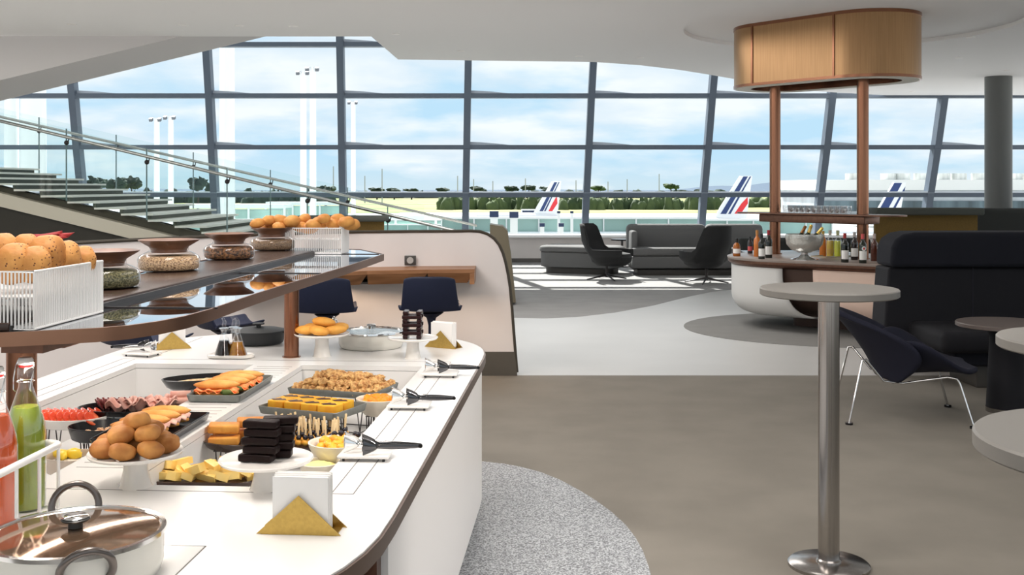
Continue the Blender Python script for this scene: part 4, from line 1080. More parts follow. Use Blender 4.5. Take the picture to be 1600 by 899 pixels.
# buns
bunm=bread_mat('sugared_bun',(.32,.10,.017),(.70,.33,.09))
bun=roll('sugared_bun','','bun','sugared buns on the near left cake stand',(.033,.033,.0215),bunm,4,.07,.85)
k=0
for (r,n,z,a0) in ((.077,7,.1055,.2),(.0,1,.107,0),(.044,4,.139,-.5),(.004,1,.166,0)):
    for i in range(n):
        a=a0+2*PI*i/n
        inst(bun,k==0,local(cs1,r*math.cos(a),r*math.sin(a),z),(random.uniform(-.25,.25),random.uniform(-.25,.25),random.uniform(0,6)),random.uniform(.94,1.05),'golden brown sugared bun in the pile on the near left cake stand'); k+=1
# chocolate bars
choc=mat('dark_chocolate',(.010,.0035,.003),.45,spec=.18,bump=.3,bscale=60)
bar0=MB().box((0,0,0),(.088,.036,.019),bev=.005).build('chocolate_bar',choc,None); tag(bar0,'','chocolate bar','dark chocolate bars on the middle cake stand')
k=0
for lay in range(5):
    z=.074+.0105+.021*lay
    for (x,y,rz) in ((-.004,-.022,-.05),(.026,.024,.12)):
        inst(bar0,k==0,local(cs2,x+random.uniform(-.006,.006)-(.008 if lay==0 else 0),y,z),(0,0,rz+random.uniform(-.08,.08)-AZ),1,'dark chocolate bar stacked on the middle near cake stand'); k+=1
# dark tower on far stand
bar1=MB().box((0,0,0),(.085,.022,.017),bev=.004).build('dark_fruit_bar',mat('dark_jelly',(.018,.004,.005),.25,spec=.3,bump=.4,bscale=60),None); tag(bar1,'','fruit bar','dark glossy bars stacked crosswise on the far cake stand')
k=0
for lay in range(7):
    z=.089+.009+.0175*lay
    for s_ in (-1,1):
        if lay%2==0: x,y,rz=s_*.030,0,PI/2
        else: x,y,rz=0,s_*.030,0
        inst(bar1,k==0,local(cs4,x,y,z),(0,0,rz+random.uniform(-.04,.04)),1,'dark glossy fruit bar in the crosswise tower on the far cake stand'); k+=1
# madeleines
madm=bread_mat('madeleine',(.66,.25,.025),(.84,.44,.09))
mad=MB().blob((0,0,0),(.050,.030,.020),nz=.05,n=28,m=14,se=.95).build('madeleine',madm,None,smooth=80); tag(mad,'','cake','madeleines on the cake stand by the copper post')
for k,(x,y,z,rz,ry) in enumerate([(-.060,-.03,.122,.3,0),(.0,-.055,.122,-.5,.1),(.065,-.02,.122,.2,-.1),(.07,.04,.125,1,0),(-.05,.045,.122,-.7,0),(.005,.03,.124,0,0),(.01,-.005,.155,.4,.15)]):
    inst(mad,k==0,local(cs3,x,y,z),(0,ry,rz),1.05,'golden almond madeleine heaped on the cake stand by the far copper post')
# ---------- napkin holders
def napkins(px,py,lb,s=1,rz=-AZ+.08,w=.13,flip=False):
    t=put('napkin_holder',lb,'napkin holder',px,py,rz=rz)
    nk=MB().box((0.002,.0,.062*s+.003),(.122*s,.040*s,.118*s),bev=.004).build('napkins',paper,t)
    for k in range(5):
        MB().box((.002+.001*(k%2),(-.021+.0095*k)*s,.064*s+.002*(k%3)),(.124*s,.0022,.121*s)).build('napkin_sheet',paper,nk,smooth=0)
    for y in (-.029*s,.029*s):
        MB().prism([(-.094*s,.001),(.094*s,.001),(.0,.086*s)],y-.0012,y+.0012,axis='y').build('brass_side',brass,t,smooth=0)
    MB().box((0,0,.001),(.168*s,.058*s,.002)).build('brass_base',brass,t,smooth=0)
    return t
napkins(472,830,'large stack of white napkins in a brass triangle holder, nearest of the three',1.0,rz=-AZ-.02)
napkins(693,543,'brass triangle napkin holder at the far right corner of the counter',.95,rz=-AZ-.45)
napkins(268,545,'brass triangle napkin holder under the left part of the glass shelf',.95,rz=-AZ+.45)
# ---------- tongs on rests
def tongs_rest(px,py,lbr,lbt1,lbt2,rz=0,s=1.25):
    t=put('tongs_rest',lbr,'tongs rest',px,py,rz=rz-AZ)
    MB().box((0,0,.013),(.115*s,.080*s,.008),bev=.0025).build('tray',ceramic,t)
    for sx in (-1,1):
        for sy in (-1,1): MB().cyl((sx*.045*s,sy*.03*s,0),.004,.01,8).build('foot',blackm,t)
    def tong(loc,rz2,lb,m,L=.12,hw=.025):
        g=thing('serving_tongs',lb,'tongs',loc,rz2)
        for sy in (1,-1):
            def arm(u,v):
                y=sy*(.004+.016*(1-u)**1.3); hh=.0045+.0035*math.sin(u*PI)
                return Vector((L*u,y,.016+.006*(1-u)+(v-.5)*2*hh))
            o=MB().grid(arm,14,2).build('arm',m,g); q=o.modifiers.new('s','SOLIDIFY'); q.thickness=.0025; q.offset=0
            def head(u,v):
                hh=.006+(hw-.006)*u**.7
                return Vector((-.040*u,sy*(.020+.008*u-.006*((v-.5)*2)**2),.0215+(v-.42)*2*hh*1.0))
            o=MB().grid(head,8,10).build('head',m,g); q=o.modifiers.new('s','SOLIDIFY'); q.thickness=.002; q.offset=0
        MB().cyl((L-.004,-.006,.016),.006,.012,12,R=rotm(-PI/2)).build('hinge',m,g)
        return g
    z=.0185
    tong(local(t,-.022,.006,z),rz-AZ+.16,lbt1,steel,.105)
    tong(local(t,.034,-.018,z),rz-AZ+.24,lbt2,mat('black_steel',(.10,.10,.105),.12,1),.125)
    return t
tongs_rest(572,716,'white tongs rest nearest on the right hand border of the counter','polished serving tongs with wide heads on the nearest right hand rest','dark reflecting serving tongs on the nearest right hand rest')
tongs_rest(640,638,'white tongs rest in the middle of the right hand border','polished serving tongs on the middle right hand rest','dark serving tongs on the middle right hand rest')
tongs_rest(688,588,'white tongs rest farthest along the right hand border','polished serving tongs on the farthest right hand rest','dark serving tongs on the farthest right hand rest')
tongs_rest(222,556,'white tongs rest left of the napkin holder under the shelf','polished serving spoon tongs pointing left under the shelf','dark serving tongs on the rest under the shelf',rz=PI-.25)
# ---------- pans
def pan(px,py,R,h,zlid,lb,m,lidm,loop=True,rz=0,nm='cooking_pan'):
    t=thing(nm,lb,'pan',W(px,py,zlid)-Vector((0,0,h)),rz)
    MB().lathe([(0,0),(R*.90,0),(R*.95,.006),(R*.985,.025),(R*.985,h-.004),(R*.97,h-.002),(0,h-.004)],72).build('body',m,t)
    return t
pn1=pan(118,833,.168,.082,ZT+.084,'large cream pan with steel and glass lid and ring handles, nearest on the counter',enamel,None)
pn1.location.z=ZT+.0008
lid1=MB().lathe([(0,.0935),(.06,.092),(.12,.089),(.158,.085),(.158,.083),(.12,.086),(.06,.089),(0,.0905)],72).build('lid_glass',mat('tinted_lid',(.40,.26,.17),.07,.8),pn1)
MB().lathe([(.166,.078),(.170,.080),(.1695,.088),(.160,.0885),(.157,.086),(.157,.080)],80).build('lid_rim',steel,lid1)
MB().lathe([(0,.094),(.014,.094),(.014,.106),(.026,.108),(.028,.111),(.024,.114),(0,.1145)],32).build('lid_knob',mat('knob_dark',(.03,.03,.03),.3),lid1)
MB().lathe([(0,.1146),(.025,.1146),(.022,.117),(0,.1172)],32).build('knob_cap',steel,lid1)
gunm=mat('gunmetal_handle',(.16,.14,.13),.28,.9)
def ringhandle(t,ang_,R,rr,zc,tilt,r):
    d=Vector((math.cos(ang_),math.sin(ang_),0)); s_=Vector((-math.sin(ang_),math.cos(ang_),0)); up=(Vector((0,0,1))*math.cos(tilt)+d*math.sin(tilt))
    c=d*(R)+Vector((0,0,zc)); pts=[]
    for k in range(27):
        a=-PI*.5-2.0+0 ; 
    for k in range(25):
        a=-.72+(PI+1.44)*k/24; pts.append(c+up*rr*math.sin(a)+s_*rr*math.cos(a))
    pts=[pts[0]-d*.012]+pts+[pts[-1]-d*.012]
    MB().tube(pts,r,10).build('ring_handle',gunm,t)
    for p in (pts[0],pts[-1]): MB().blob(p,(.006,.006,.006),n=10,m=6).build('rivet',steel,t)
ringhandle(pn1,math.radians(112),.170,.046,.088,.25,.0075)
ringhandle(pn1,math.radians(-62),.172,.046,.062,.45,.0075)
pn2=pan(580,518,.155,.072,ZT+.074,'white casserole with glass lid and steel ring handle at the far side',enamel,None,nm='casserole'); pn2.location.z=ZT
MB().lathe([(.152,.070),(.158,.072),(.157,.079),(.148,.0795),(.146,.074)],64).build('lid_rim',steel,pn2)
MB().lathe([(0,.088),(.06,.087),(.11,.083),(.148,.077),(.147,.075),(0,.084)],64).build('lid_glass',lidglass,pn2)
MB().lathe([(0,.086),(.021,.088),(.022,.106),(.018,.109),(0,.109)],28).build('lid_knob',steel,pn2)
def pan2handle(t,a,m):
    d=Vector((math.cos(a),math.sin(a),0)); s_=Vector((-math.sin(a),math.cos(a),0)); pts=[]
    for k in range(17):
        q=PI*k/16; pts.append(d*(.150+.03*math.sin(q))+s_*.04*math.cos(q)+Vector((0,0,.055+.085*math.sin(q))))
    MB().tube(pts,.0045,8).build('ring_handle',m,t)
pan2handle(pn2,PI*.98,steel)
pot=put('black_cooking_pot','matt black cooking pot with lid at the back of the counter','pot',404,537)
bk=mat('matt_black_iron',(.022,.024,.027),.5)
MB().lathe([(0,0),(.105,0),(.118,.008),(.124,.03),(.126,.062),(0,.062)],56).build('body',bk,pot)
lid3=MB().lathe([(0,.082),(.03,.080),(.10,.073),(.130,.066),(.131,.062),(0,.062)],56).build('lid',bk,pot)
MB().lathe([(0,.080),(.012,.081),(.012,.090),(.028,.093),(.028,.099),(0,.10)],28).build('lid_knob',bk,lid3)
for s_ in (-1,1): MB().shape('rr',.03,.02,[(.002,.055),(0,.058),(0,.064),(.002,.066)],r=.012,c=(s_*.145,0,0)).build('side_handle',bk,pot)
# ---------- cruets
ct=put('cruet_tray','scalloped white tray carrying three glass oil and vinegar flasks','tray',361,559)
pts=[]
MB().shape('rr',.105,.052,[(.012,0),(.002,.003),(0,.014),(.004,.016),(.008,.012),(.03,.010)],r=.05,n=56).build('tray',ceramic,ct)
def cruet(x,y,liq,lb,sp,hl=.055):
    t=thing('oil_flask',lb,'flask',local(ct,x,y,.011),0,'glass flasks on the scalloped tray')
    MB().lathe([(0,0),(.041,0),(.043,.003),(.013,.094),(.011,.105),(.014,.115),(.022,.122)],36).build('glass_body',clear,t)
    rt=.0395-(.0395-.013)*hl/.094
    MB().lathe([(0,.003),(.0385,.003),(.0395,.006),(rt,hl),(0,hl)],32).build('liquid',liq,t)
    MB().tube([(0,0,.098),(0,0,.135),(sp*.003,0,.150),(sp*-.004,0,.163),(sp*-.012,0,.168)],[.008,.009,.008,.006,.004],12).build('spout',clear,t)
    return t
cruet(-.028,-.012,mat('balsamic',(.008,.004,.004),.1),'conical glass flask of black balsamic, left on the scalloped tray',1,.066)
cruet(.032,-.008,mat('olive_oil',(.50,.24,.02),.1,col2=(.20,.06,.01),scale=25),'conical glass flask of amber oil, right on the scalloped tray',1,.062)
cruet(.002,.030,mat('dark_oil',(.38,.15,.02),.1),'conical glass flask of brown dressing, rear one on the scalloped tray',1,.05)
# ---------- left well dishes
zt_=.70
d=dish('charcuterie_tray','black oval tray with salami and ham slices','tray',212,634,.715,'el',.20,.115,.022,blackm,rz=.10)
sal=MB().lathe([(0,0),(.024,0),(.026,.0015),(.024,.003),(0,.003)],24).build('salami_slice',mat('salami',(.30,.035,.04),.5,col2=(.70,.42,.38),scale=110,thr=(.48,.6)),None); tag(sal,'','salami slice','salami slices along the rear of the charcuterie tray')
k=0
for row in range(2):
    for i in range(13):
        inst(sal,k==0,local(d,-.135+.019*i,.055-.028*row,.022),(.45+.1*random.random(),.9,1.3+.1*random.random()),1,'dark red salami slice in the overlapping rows at the rear of the charcuterie tray'); k+=1
hamm=mat('ham_pink',(.66,.32,.26),.45,col2=(.75,.46,.38),scale=20)
def fold(u,v):
    a=(u-.5)*1.0; return Vector(((u-.5)*.085,(v-.5)*.07,.012*math.sin(u*9)+.012*math.cos(v*7)+.010))
ham=MB().grid(fold,14,10).build('ham_slice',hamm,None,smooth=80); q=ham.modifiers.new('s','SOLIDIFY'); q.thickness=.003; tag(ham,'','ham slice','folded ham slices at the front of the charcuterie tray')
for k,(x,y,rz) in enumerate([(-.05,-.045,.2),(.0,-.055,1.2),(.04,-.03,2.2),(.085,-.02,.5),(.12,.0,1.4),(.03,-.07,2.9),(.10,-.05,.9)]):
    inst(ham,k==0,local(d,x,y,.022+.004*(k%3)),(.15*(k%2),.1,rz),1,'pink folded ham slice at the front of the charcuterie tray')
hr=MB().tube([(-.035,0,0),(.035,0,0)],[.012,.012],14).build('ham_roll',hamm,None); tag(hr,'','ham roll','rolled ham on the right of the charcuterie tray')
for k,(x,y,z) in enumerate([(.15,.01,.038),(.155,-.012,.036),(.16,.032,.036),(.155,.012,.058)]): inst(hr,k==0,local(d,x,y,z),(0,0,.05*k-.05),1,'pink ham roll on the right end of the charcuterie tray')
d=dish('tomato_dish','white oval dish of tomato slices on a black wire stand','dish',112,650,.70,'el',.122,.088,.035,ceramic,rz=0)
tom=MB().lathe([(0,0),(.027,0),(.029,.003),(.027,.006),(0,.006)],24).build('tomato_slice',mat('tomato_red',(.70,.06,.02),.25,col2=(.85,.25,.10),scale=45,thr=(.5,.7),coat=.4),None); tag(tom,'','tomato slice','tomato slices in the white oval dish')
k=0
for row in range(3):
    for i in range(8):
        inst(tom,k==0,local(d,-.085+.024*i,-.04+.038*row,.032),(.3,.75+.1*random.random(),.3*row),1,'glossy red tomato slice overlapping in the white oval dish'); k+=1
MB
pl=dish('green_plate','dark plate with pale green salad beside the tomato dish','plate',190,650,.672,'el',.07,.05,.012,blackm)
lf=MB()
for i in range(26):
    a=random.uniform(0,2*PI); r=.045*random.random()**.5; lf.blob((r*math.cos(a)*1.1,r*math.sin(a)*.8,.02+.01*random.random()),(.014,.010,.005),r=(random.random(),random.random(),a),nz=.5,n=8,m=5,seed=i)
o=lf.build('salad_leaves',mat('pale_lettuce',(.50,.62,.22),.6,col2=(.75,.80,.45),scale=40),None,loc=pl.location,smooth=80); tag(o,'pale green shredded salad beside the tomato slices','salad',kind='stuff')
d=dish('nut_bowl','black oval bowl with chopped nuts between the tomatoes and the ham sandwiches','bowl',168,664,.695,'el',.128,.095,.045,blackm,rz=.1)
nt_=MB(); rnd=random.Random(5)
for i in range(120):
    a=rnd.uniform(0,2*PI); r=rnd.random()**.5; nt_.blob((.085*r*math.cos(a)+.005,.058*r*math.sin(a),.010+.012*rnd.random()+.01*(1-r)),(.007,.006,.005),nz=.4,n=7,m=5,seed=i,r=(a,a,0))
o=nt_.build('chopped_nuts',mat('nut_pale',(.72,.50,.30),.6,col2=(.55,.25,.12),scale=60),None,loc=d.location,smooth=80); tag(o,'chopped pale nuts filling the black oval bowl','nuts',kind='stuff')
# ham sandwiches tray
dt=dish('black_baguette_tray','black rectangular tray with ham baguette sandwiches','tray',239,664,.767,'rr',.112,.20,.026,blackm,rz=-AZ,r=.012,flare=.006)
bag=bread_mat('baguette_crust',(.58,.19,.03),(.82,.42,.11))
def sandwich(nm,lb,group,fill,fn2,L=.075):
    t=thing(nm,lb,'sandwich',(0,0,0),0,group)
    MB().blob((0,0,.014),(L,.025,.013),nz=.06,ns=2,n=26,m=12,seed=3).build('bottom_bread',bag,t,smooth=80)
    o=MB().grid(lambda u,v:Vector(((u-.5)*L*1.9,(v-.5)*.062,.026+.004*math.sin(u*23)+.004*math.sin(v*9+u*5))),22,8).build(fn2,fill,t,smooth=80); q=o.modifiers.new('s','SOLIDIFY'); q.thickness=.005
    MB().blob((0,.005,.041),(L,.025,.0145),nz=.10,ns=3,n=26,m=14,seed=8,r=(.22,0,0)).build('top_bread',bag,t,smooth=80)
    return t
hs_=sandwich('ham_sandwich','','ham baguettes on the black rectangular tray',hamm,'ham')
for k,(x,y,lb) in enumerate([(-.01,-.105,'ham baguette nearest the bun pile on the black tray'),(-.012,-.035,'ham baguette second from the near end of the black tray'),(-.005,.035,'ham baguette third from the near end of the black tray'),(.0,.105,'ham baguette at the far end of the black tray')]):
    inst(hs_,k==0,local(dt,x,y,.006),(0,0,.10-AZ),1.0,lb); 
# salmon tray
dt=dish('grey_salmon_tray','grey enamel tray with salmon sandwiches in the left well','tray',362,601,.768,'rr',.098,.21,.027,greytray,rz=-AZ,r=.014,flare=.006)
salm=mat('smoked_salmon',(.85,.18,.04),.35,col2=(.92,.38,.15),scale=40,stretch=(1,4,1))
ss=sandwich('salmon_sandwich','','salmon sandwiches on the grey tray',salm,'salmon',.080)
MB().grid(lambda u,v:Vector(((u-.5)*.15,-.026-.016*v,.021+.006*math.sin(u*31))),22,3).build('salmon_edge',salm,ss,smooth=80)
MB().blob((.04,-.035,.02),(.022,.012,.01),nz=.6,n=10,m=6).build('herb_garnish',mat('herb_green',(.10,.14,.03),.7),ss,smooth=80)
for k,(x,y,lb) in enumerate([(-.015,-.12,'salmon sandwich nearest on the grey tray, salmon spilling in front'),(-.0,-.05,'second salmon sandwich from the near end of the grey tray'),(.005,.02,'third salmon sandwich from the near end of the grey tray'),(.01,.09,'farthest salmon sandwich on the grey tray')]):
    o=inst(ss,k==0,local(dt,x,y,.006),(0,0,.16-AZ),1.0,lb)
bb=thing('black_oval_bowl','black oval bowl of pale salad behind the salmon tray','bowl',W(320,590,.745)-Vector((0,0,.05)),.35)
MB().shape('el',.165,.085,[(.05,0),(.02,.02),(0,.05),(.003,.052),(.006,.05),(.03,.02),(.06,.014)],n=56).build('dish',blackm,bb)
wire_stand(bb,.08,.03,.745-.05-WF)
o=MB().blob((0,0,0),(.12,.05,.016),nz=.3,ns=6,n=30,m=8).build('pale_salad',mat('pale_salad',(.72,.62,.35),.6,col2=(.45,.25,.12),scale=50),None,loc=bb.location+Vector((0,0,.03)),rz=.35,smooth=80); tag(o,'pale chopped salad inside the black oval bowl','salad',kind='stuff')
# hummus bowl left near
d=dish('beige_bowl','beige bowl with drizzled white dip and yellow pieces behind the bottles','bowl',122,711,.70,'el',.105,.075,.05,beigecer,rz=0)
o=MB().shape('el',.088,.06,[(.01,-.02),(0,.0),(.01,.006),(.04,.010)]).build('white_dip',mat('dip_white',(.80,.76,.68),.5,col2=(.10,.07,.06),scale=45,thr=(.55,.62),stretch=(1,.5,1)),None,loc=d.location+Vector((0,0,.028)),smooth=60); tag(o,'white dip with dark drizzle in the beige bowl','dip',kind='stuff')
yl=mat('yellow_pepper',(.90,.62,.04),.35)
yp=MB().blob((0,0,0),(.024,.014,.014),nz=.3,n=14,m=8).build('yellow_fruit_piece',yl,None,smooth=80); tag(yp,'','fruit piece','yellow pieces in the beige bowl')
for k,(x,y) in enumerate([(-.06,.02),(-.03,.035),(-.045,-.005),(-.015,.01)]): inst(yp,k==0,local(d,x,y,.048),(0,0,k),1,'bright yellow fruit piece on the white dip in the beige bowl')
# ---------- right well dishes
d=dish('cheese_board','dark wooden board with cut yellow cheese in the right well','board',325,742,.675,'rr',.15,.085,.018,dwood,rz=-.05,r=.05,flare=.004)
chm=mat('yellow_cheese',(.92,.58,.12),.45,col2=(.94,.72,.28),scale=12)
chs=MB().prism([(-.032,-.010),(.032,-.012),(.026,.014),(-.028,.012)],-.011,.011).build('cheese_piece',chm,None,smooth=0); tag(chs,'','cheese','cut yellow cheese pieces on the dark board')
rnd=random.Random(12)
spc=[(x*.034-.12,y*.042-.052) for x in range(8) for y in range(3)]
for k,(x,y) in enumerate(spc): inst(chs,k==0,local(d,x,y,.028+(.018 if k%4==1 else 0)),(rnd.uniform(-.4,.4),rnd.uniform(-.4,.4),rnd.uniform(-1,1)),rnd.uniform(.85,1.1),'cut piece of yellow cheese in the heap on the dark board')
# pastry plate
d=dish('wooden_pastry_plate','round dark wooden plate with custard slices behind the chocolate bars','plate',388,682,.70,'el',.150,.125,.03,dwood,rz=0,flare=.02)
flan=bread_mat('custard_tart',(.52,.16,.02),(.80,.38,.07))
fl_=MB().box((0,0,0),(.095,.052,.026),bev=.006).build('custard_slice',flan,None); tag(fl_,'','pastry slice','custard slices on the wooden plate')
for k,(x,y,z,rz,rx) in enumerate([(-.065,-.045,.028,.1,0),(-.07,-.03,.064,.15,.08),(.0,.055,.028,.3,0),(.0,.05,.064,.25,.06),(.065,-.03,.028,-.2,0),(.055,.0,.062,.4,.1),(-.075,.04,.028,.5,0)]):
    inst(fl_,k==0,local(d,x,y,z),(rx,rx*.5,rz),1,'golden custard slice piled on the dark wooden plate')
# skewers
d=dish('skewer_board','dark slate board crowded with fruit and olive picks','board',478,688,.632,'rr',.135,.105,.016,dwood,rz=-.12,r=.03,flare=.004)
sk_=thing('fruit_pick','','fruit pick',(0,0,0),0,'wooden picks with olives on the slate board')
MB().box((0,0,.064),(.0085,.003,.058),bev=.001).build('pick',mat('pick_wood',(.80,.60,.34),.6),sk_)
MB().blob((0,0,.032),(.011,.011,.010),n=12,m=8).build('olive',mat('black_olive',(.012,.010,.018),.15),sk_)
MB().blob((0,0,.012),(.015,.013,.013),nz=.15,n=12,m=8).build('fruit',mat('orange_fruit',(.86,.34,.03),.4,col2=(.90,.55,.10),scale=30),sk_)
KID['fruit_pick']=kids(sk_)
k=0; rnd=random.Random(3)
for i in range(11):
    for j in range(5):
        inst(sk_,k==0,local(d,-.118+.0235*i+.006*(j%2),.08-.04*j,.016),(rnd.uniform(-.12,.12),rnd.uniform(-.12,.12),rnd.uniform(-.6,.6)),rnd.uniform(.8,.95),'short wooden pick holding a black olive and orange fruit on the slate board'); k+=1
# cake tray
dt=dish('grey_cake_tray','grey enamel tray with marbled yellow cake squares on wire legs','tray',489,632,.725,'rr',.165,.105,.028,greytray,rz=-.42,r=.014,flare=.005)
ck=thing('marble_cake_square','','cake',(0,0,0),0,'marbled cake squares on the grey tray')
MB().box((0,0,.017),(.066,.066,.034),bev=.004).build('sponge',mat('yellow_sponge',(.82,.44,.025),.6,col2=(.72,.30,.015),scale=18),ck)
MB().prism([(-.031,-.012),(-.012,-.026),(.030,-.006),(.012,.012),(.002,.004),(-.010,.016)],.0338,.0352).build('chocolate_swirl',mat('choc_swirl',(.06,.018,.009),.5),ck,smooth=0)
KID['marble_cake_square']=kids(ck)
k=0
names=['near','middle','far']
for i in range(4):
    for j in range(2):
        inst(ck,k==0,local(dt,-.112+.070*i,-.037+.070*j,.010),(0,0,-.42+.04*((k%3)-1)),1,'yellow marbled cake square, %s row of the grey tray, %s from the left'%(['front','rear'][j],['first','second','third','fourth'][i])); k+=1
# nut cookies tray
dt=dish('grey_cookie_tray','grey enamel tray heaped with chopped nut pastries at the far end of the right well','tray',537,602,.725,'rr',.185,.12,.026,greytray,rz=-.30,r=.014,flare=.005)
wm_=mat('nut_cluster',(.34,.13,.03),.6,col2=(.72,.44,.17),scale=55,thr=(.35,.6),bump=.8,bscale=90)
wk=MB().blob((0,0,0),(.024,.020,.015),nz=.55,ns=5,n=16,m=10,seed=2).build('nut_pastry',wm_,None,smooth=80); tag(wk,'','pastry','nut pastries heaped on the far grey tray')
rnd=random.Random(8); k=0
for lay,(nx,ny,z) in enumerate(((10,6,.022),(8,5,.042),(6,3,.060))):
    for i in range(nx):
        for j in range(ny):
            x=(i-(nx-1)/2)*.034+rnd.uniform(-.006,.006); y=(j-(ny-1)/2)*.036+rnd.uniform(-.006,.006)
            inst(wk,k==0,local(dt,x,y,z+rnd.uniform(-.003,.003)),(rnd.uniform(-.5,.5),rnd.uniform(-.5,.5),rnd.uniform(0,6)),rnd.uniform(.9,1.15),'brown chopped nut pastry in the heap on the far grey tray'); k+=1
def chunks(d,m,lb,group,cat,n,R1,R2,z,s,seed,nm='fruit_chunk',extra=None):
    o=MB().blob((0,0,0),(s,s*.7,s*.65),nz=.25,ns=2,n=14,m=9,seed=seed,se=.85).build(nm,m,None,smooth=80); tag(o,lb,cat,group); rnd=random.Random(seed)
    for k in range(n):
        a=k*2.4; r=math.sqrt((k+.3)/n)
        inst(o,k==0,local(d,R1*r*math.cos(a),R2*r*math.sin(a),z+.012*(1-r)+.004*(k%2)),(rnd.uniform(-.4,.4),rnd.uniform(-.4,.4),rnd.uniform(0,6)),rnd.uniform(.85,1.15),lb)
def bowl(px,py,zr,R,h,lb,m=beigecer,stand=True):
    t=thing('serving_bowl',lb,'bowl',W(px,py,zr)-Vector((0,0,h)),0)
    MB().lathe([(0,0),(R*.62,0),(R*.78,h*.25),(R*.95,h*.75),(R,h),(R-.004,h+.001),(R-.008,h-.002),(R*.86,h*.7),(R*.7,h*.3),(0,h*.22)],56).build('bowl',m,t)
    if stand: wire_stand(t,R*.5,R*.5,zr-h-WF)
    return t
cream=mat('cream_bowl',(.72,.66,.56),.3,coat=.2)
b1=bowl(529,690,.725,.092,.062,'cream bowl of mixed fruit with black berries beside the nearest tongs rest',cream)
chunks(b1,mat('yellow_melon',(.85,.46,.03),.4,col2=(.80,.26,.015),scale=18),'yellow orange fruit chunk in the cream bowl beside the nearest tongs rest','fruit chunks in the bowl beside the nearest tongs rest','fruit',16,.062,.062,.050,.021,4)
o=MB().blob((0,0,0),(.009,.009,.009),n=14,m=8).build('black_berry',MATS['black_olive'],None,smooth=80); tag(o,'','berry','black berries on top of the mixed fruit')
for k,(x,y) in enumerate([(-.02,.045),(.0,.05),(.045,.04),(.055,.03),(.03,-.02)]): inst(o,k==0,local(b1,x,y,.075),(0,0,0),1,'glossy black berry on top of the mixed fruit bowl')
b2=bowl(500,722,.69,.062,.052,'small cream bowl of pale yellow curd behind the near napkin holder',cream)
o=MB().blob((0,0,0),(.046,.046,.014),nz=.35,ns=5,n=24,m=8).build('yellow_curd',mat('pale_curd',(.88,.76,.28),.5),None,loc=b2.location+Vector((0,0,.036)),smooth=80); tag(o,'pale yellow curd filling the small cream bowl','spread',kind='stuff')
b3=bowl(592,622,.72,.084,.060,'cream bowl of orange apricots beside the middle tongs rest',cream)
chunks(b3,mat('apricot',(.82,.22,.01),.35,col2=(.88,.36,.02),scale=18),'orange apricot half in the cream bowl by the middle tongs rest','apricot halves in the cream bowl','fruit',16,.058,.058,.046,.022,6,'apricot_half')
# ---------- bottle rack
rx1=toUV(W(77,808,ZT)); 
rw=thing('white_bottle_rack','white wire rack holding the juice bottles at the lower left','bottle rack',UV(rx1[0]-.085,rx1[1]-.14,ZT),rz=-AZ)
def rr_path(a,b,r,z,n=5):
    o=[]
    for (cx,cy,a0) in ((a-r,b-r,0),(-a+r,b-r,PI/2),(-a+r,-b+r,PI),(a-r,-b+r,1.5*PI)):
        for k in range(n): t=a0+PI/2*k/(n-1); o.append((cx+r*math.cos(t),cy+r*math.sin(t),z))
    return o
MB().tube(rr_path(.085,.20,.025,.155),.0085,10,closed=True).build('top_rail',whitewire,rw)
MB().tube(rr_path(.08,.195,.025,.006),.005,8,closed=True).build('bottom_rail',whitewire,rw)
for y in (-.17,-.0,.10,.19):
    for x in (-.082,.082): MB().tube([(x,y,.006),(x,y,.155)],.0042,8).build('upright',whitewire,rw)
MB().shape('rr',.078,.193,[(0,.004),(0,.008)],r=.02).build('base_plate',whitewire,rw)
def bottle(x,Y,liq,lb,lvl=.235):
    t=thing('juice_bottle',lb,'bottle',(x,Y,ZT+.009),0,'swing-top juice bottles in the white rack')
    pr=[(0,0),(.040,0),(.044,.004),(.045,.02),(.045,.175),(.042,.20),(.032,.235),(.022,.265),(.0155,.285),(.0150,.30),(.018,.303),(.018,.325),(.015,.33)]
    MB().lathe(pr,44).build('glass_body',clear,t)
    li=[(max(0,r-.0018),z) for r,z in pr if z<lvl]; rl=.030 if lvl<.24 else .028
    li=[(0,.003)]+[(r,max(z,.003)) for r,z in li[1:]]+[(rl-.0015,lvl),(0,lvl)]
    MB().lathe(li,44).build('juice',liq,t)
    MB().lathe([(.0,.330),(.015,.330),(.016,.336),(.0,.336)],24).build('red_gasket',mat('red_rubber',(.5,.02,.02),.5),t)
    MB().lathe([(0,.336),(.017,.336),(.018,.345),(.014,.352),(0,.352)],24).build('ceramic_stopper',ceramic,t)
    for s_ in (-1,1):
        MB().tube([(s_*.017,0,.345),(s_*.022,-.004,.33),(s_*.021,-.016,.305),(s_*.019,-.020,.28),(s_*.018,-.012,.275)],.0013,6).build('wire_clip',steel,t)
    MB().tube([(.019*math.cos(a*PI/8),.019*math.sin(a*PI/8),.297) for a in range(16)],.0013,6,closed=True).build('wire_collar',steel,t)
    return t
gj=mat('green_juice',(.26,.34,.02),.25,coat=.6,var=.1,scale=8); oj=mat('orange_red_juice',(.66,.09,.01),.25,coat=.6,var=.08,scale=8)
gb=W(40,800,ZT); bottle(gb.x,gb.y-.0,gj,'swing-top glass bottle of green juice in the white rack',.238)
ob=Vector((-1.125,2.42)); bottle(ob.x-.018,ob.y-.01,oj,'swing-top glass bottle of orange red juice cut by the left edge',.245)
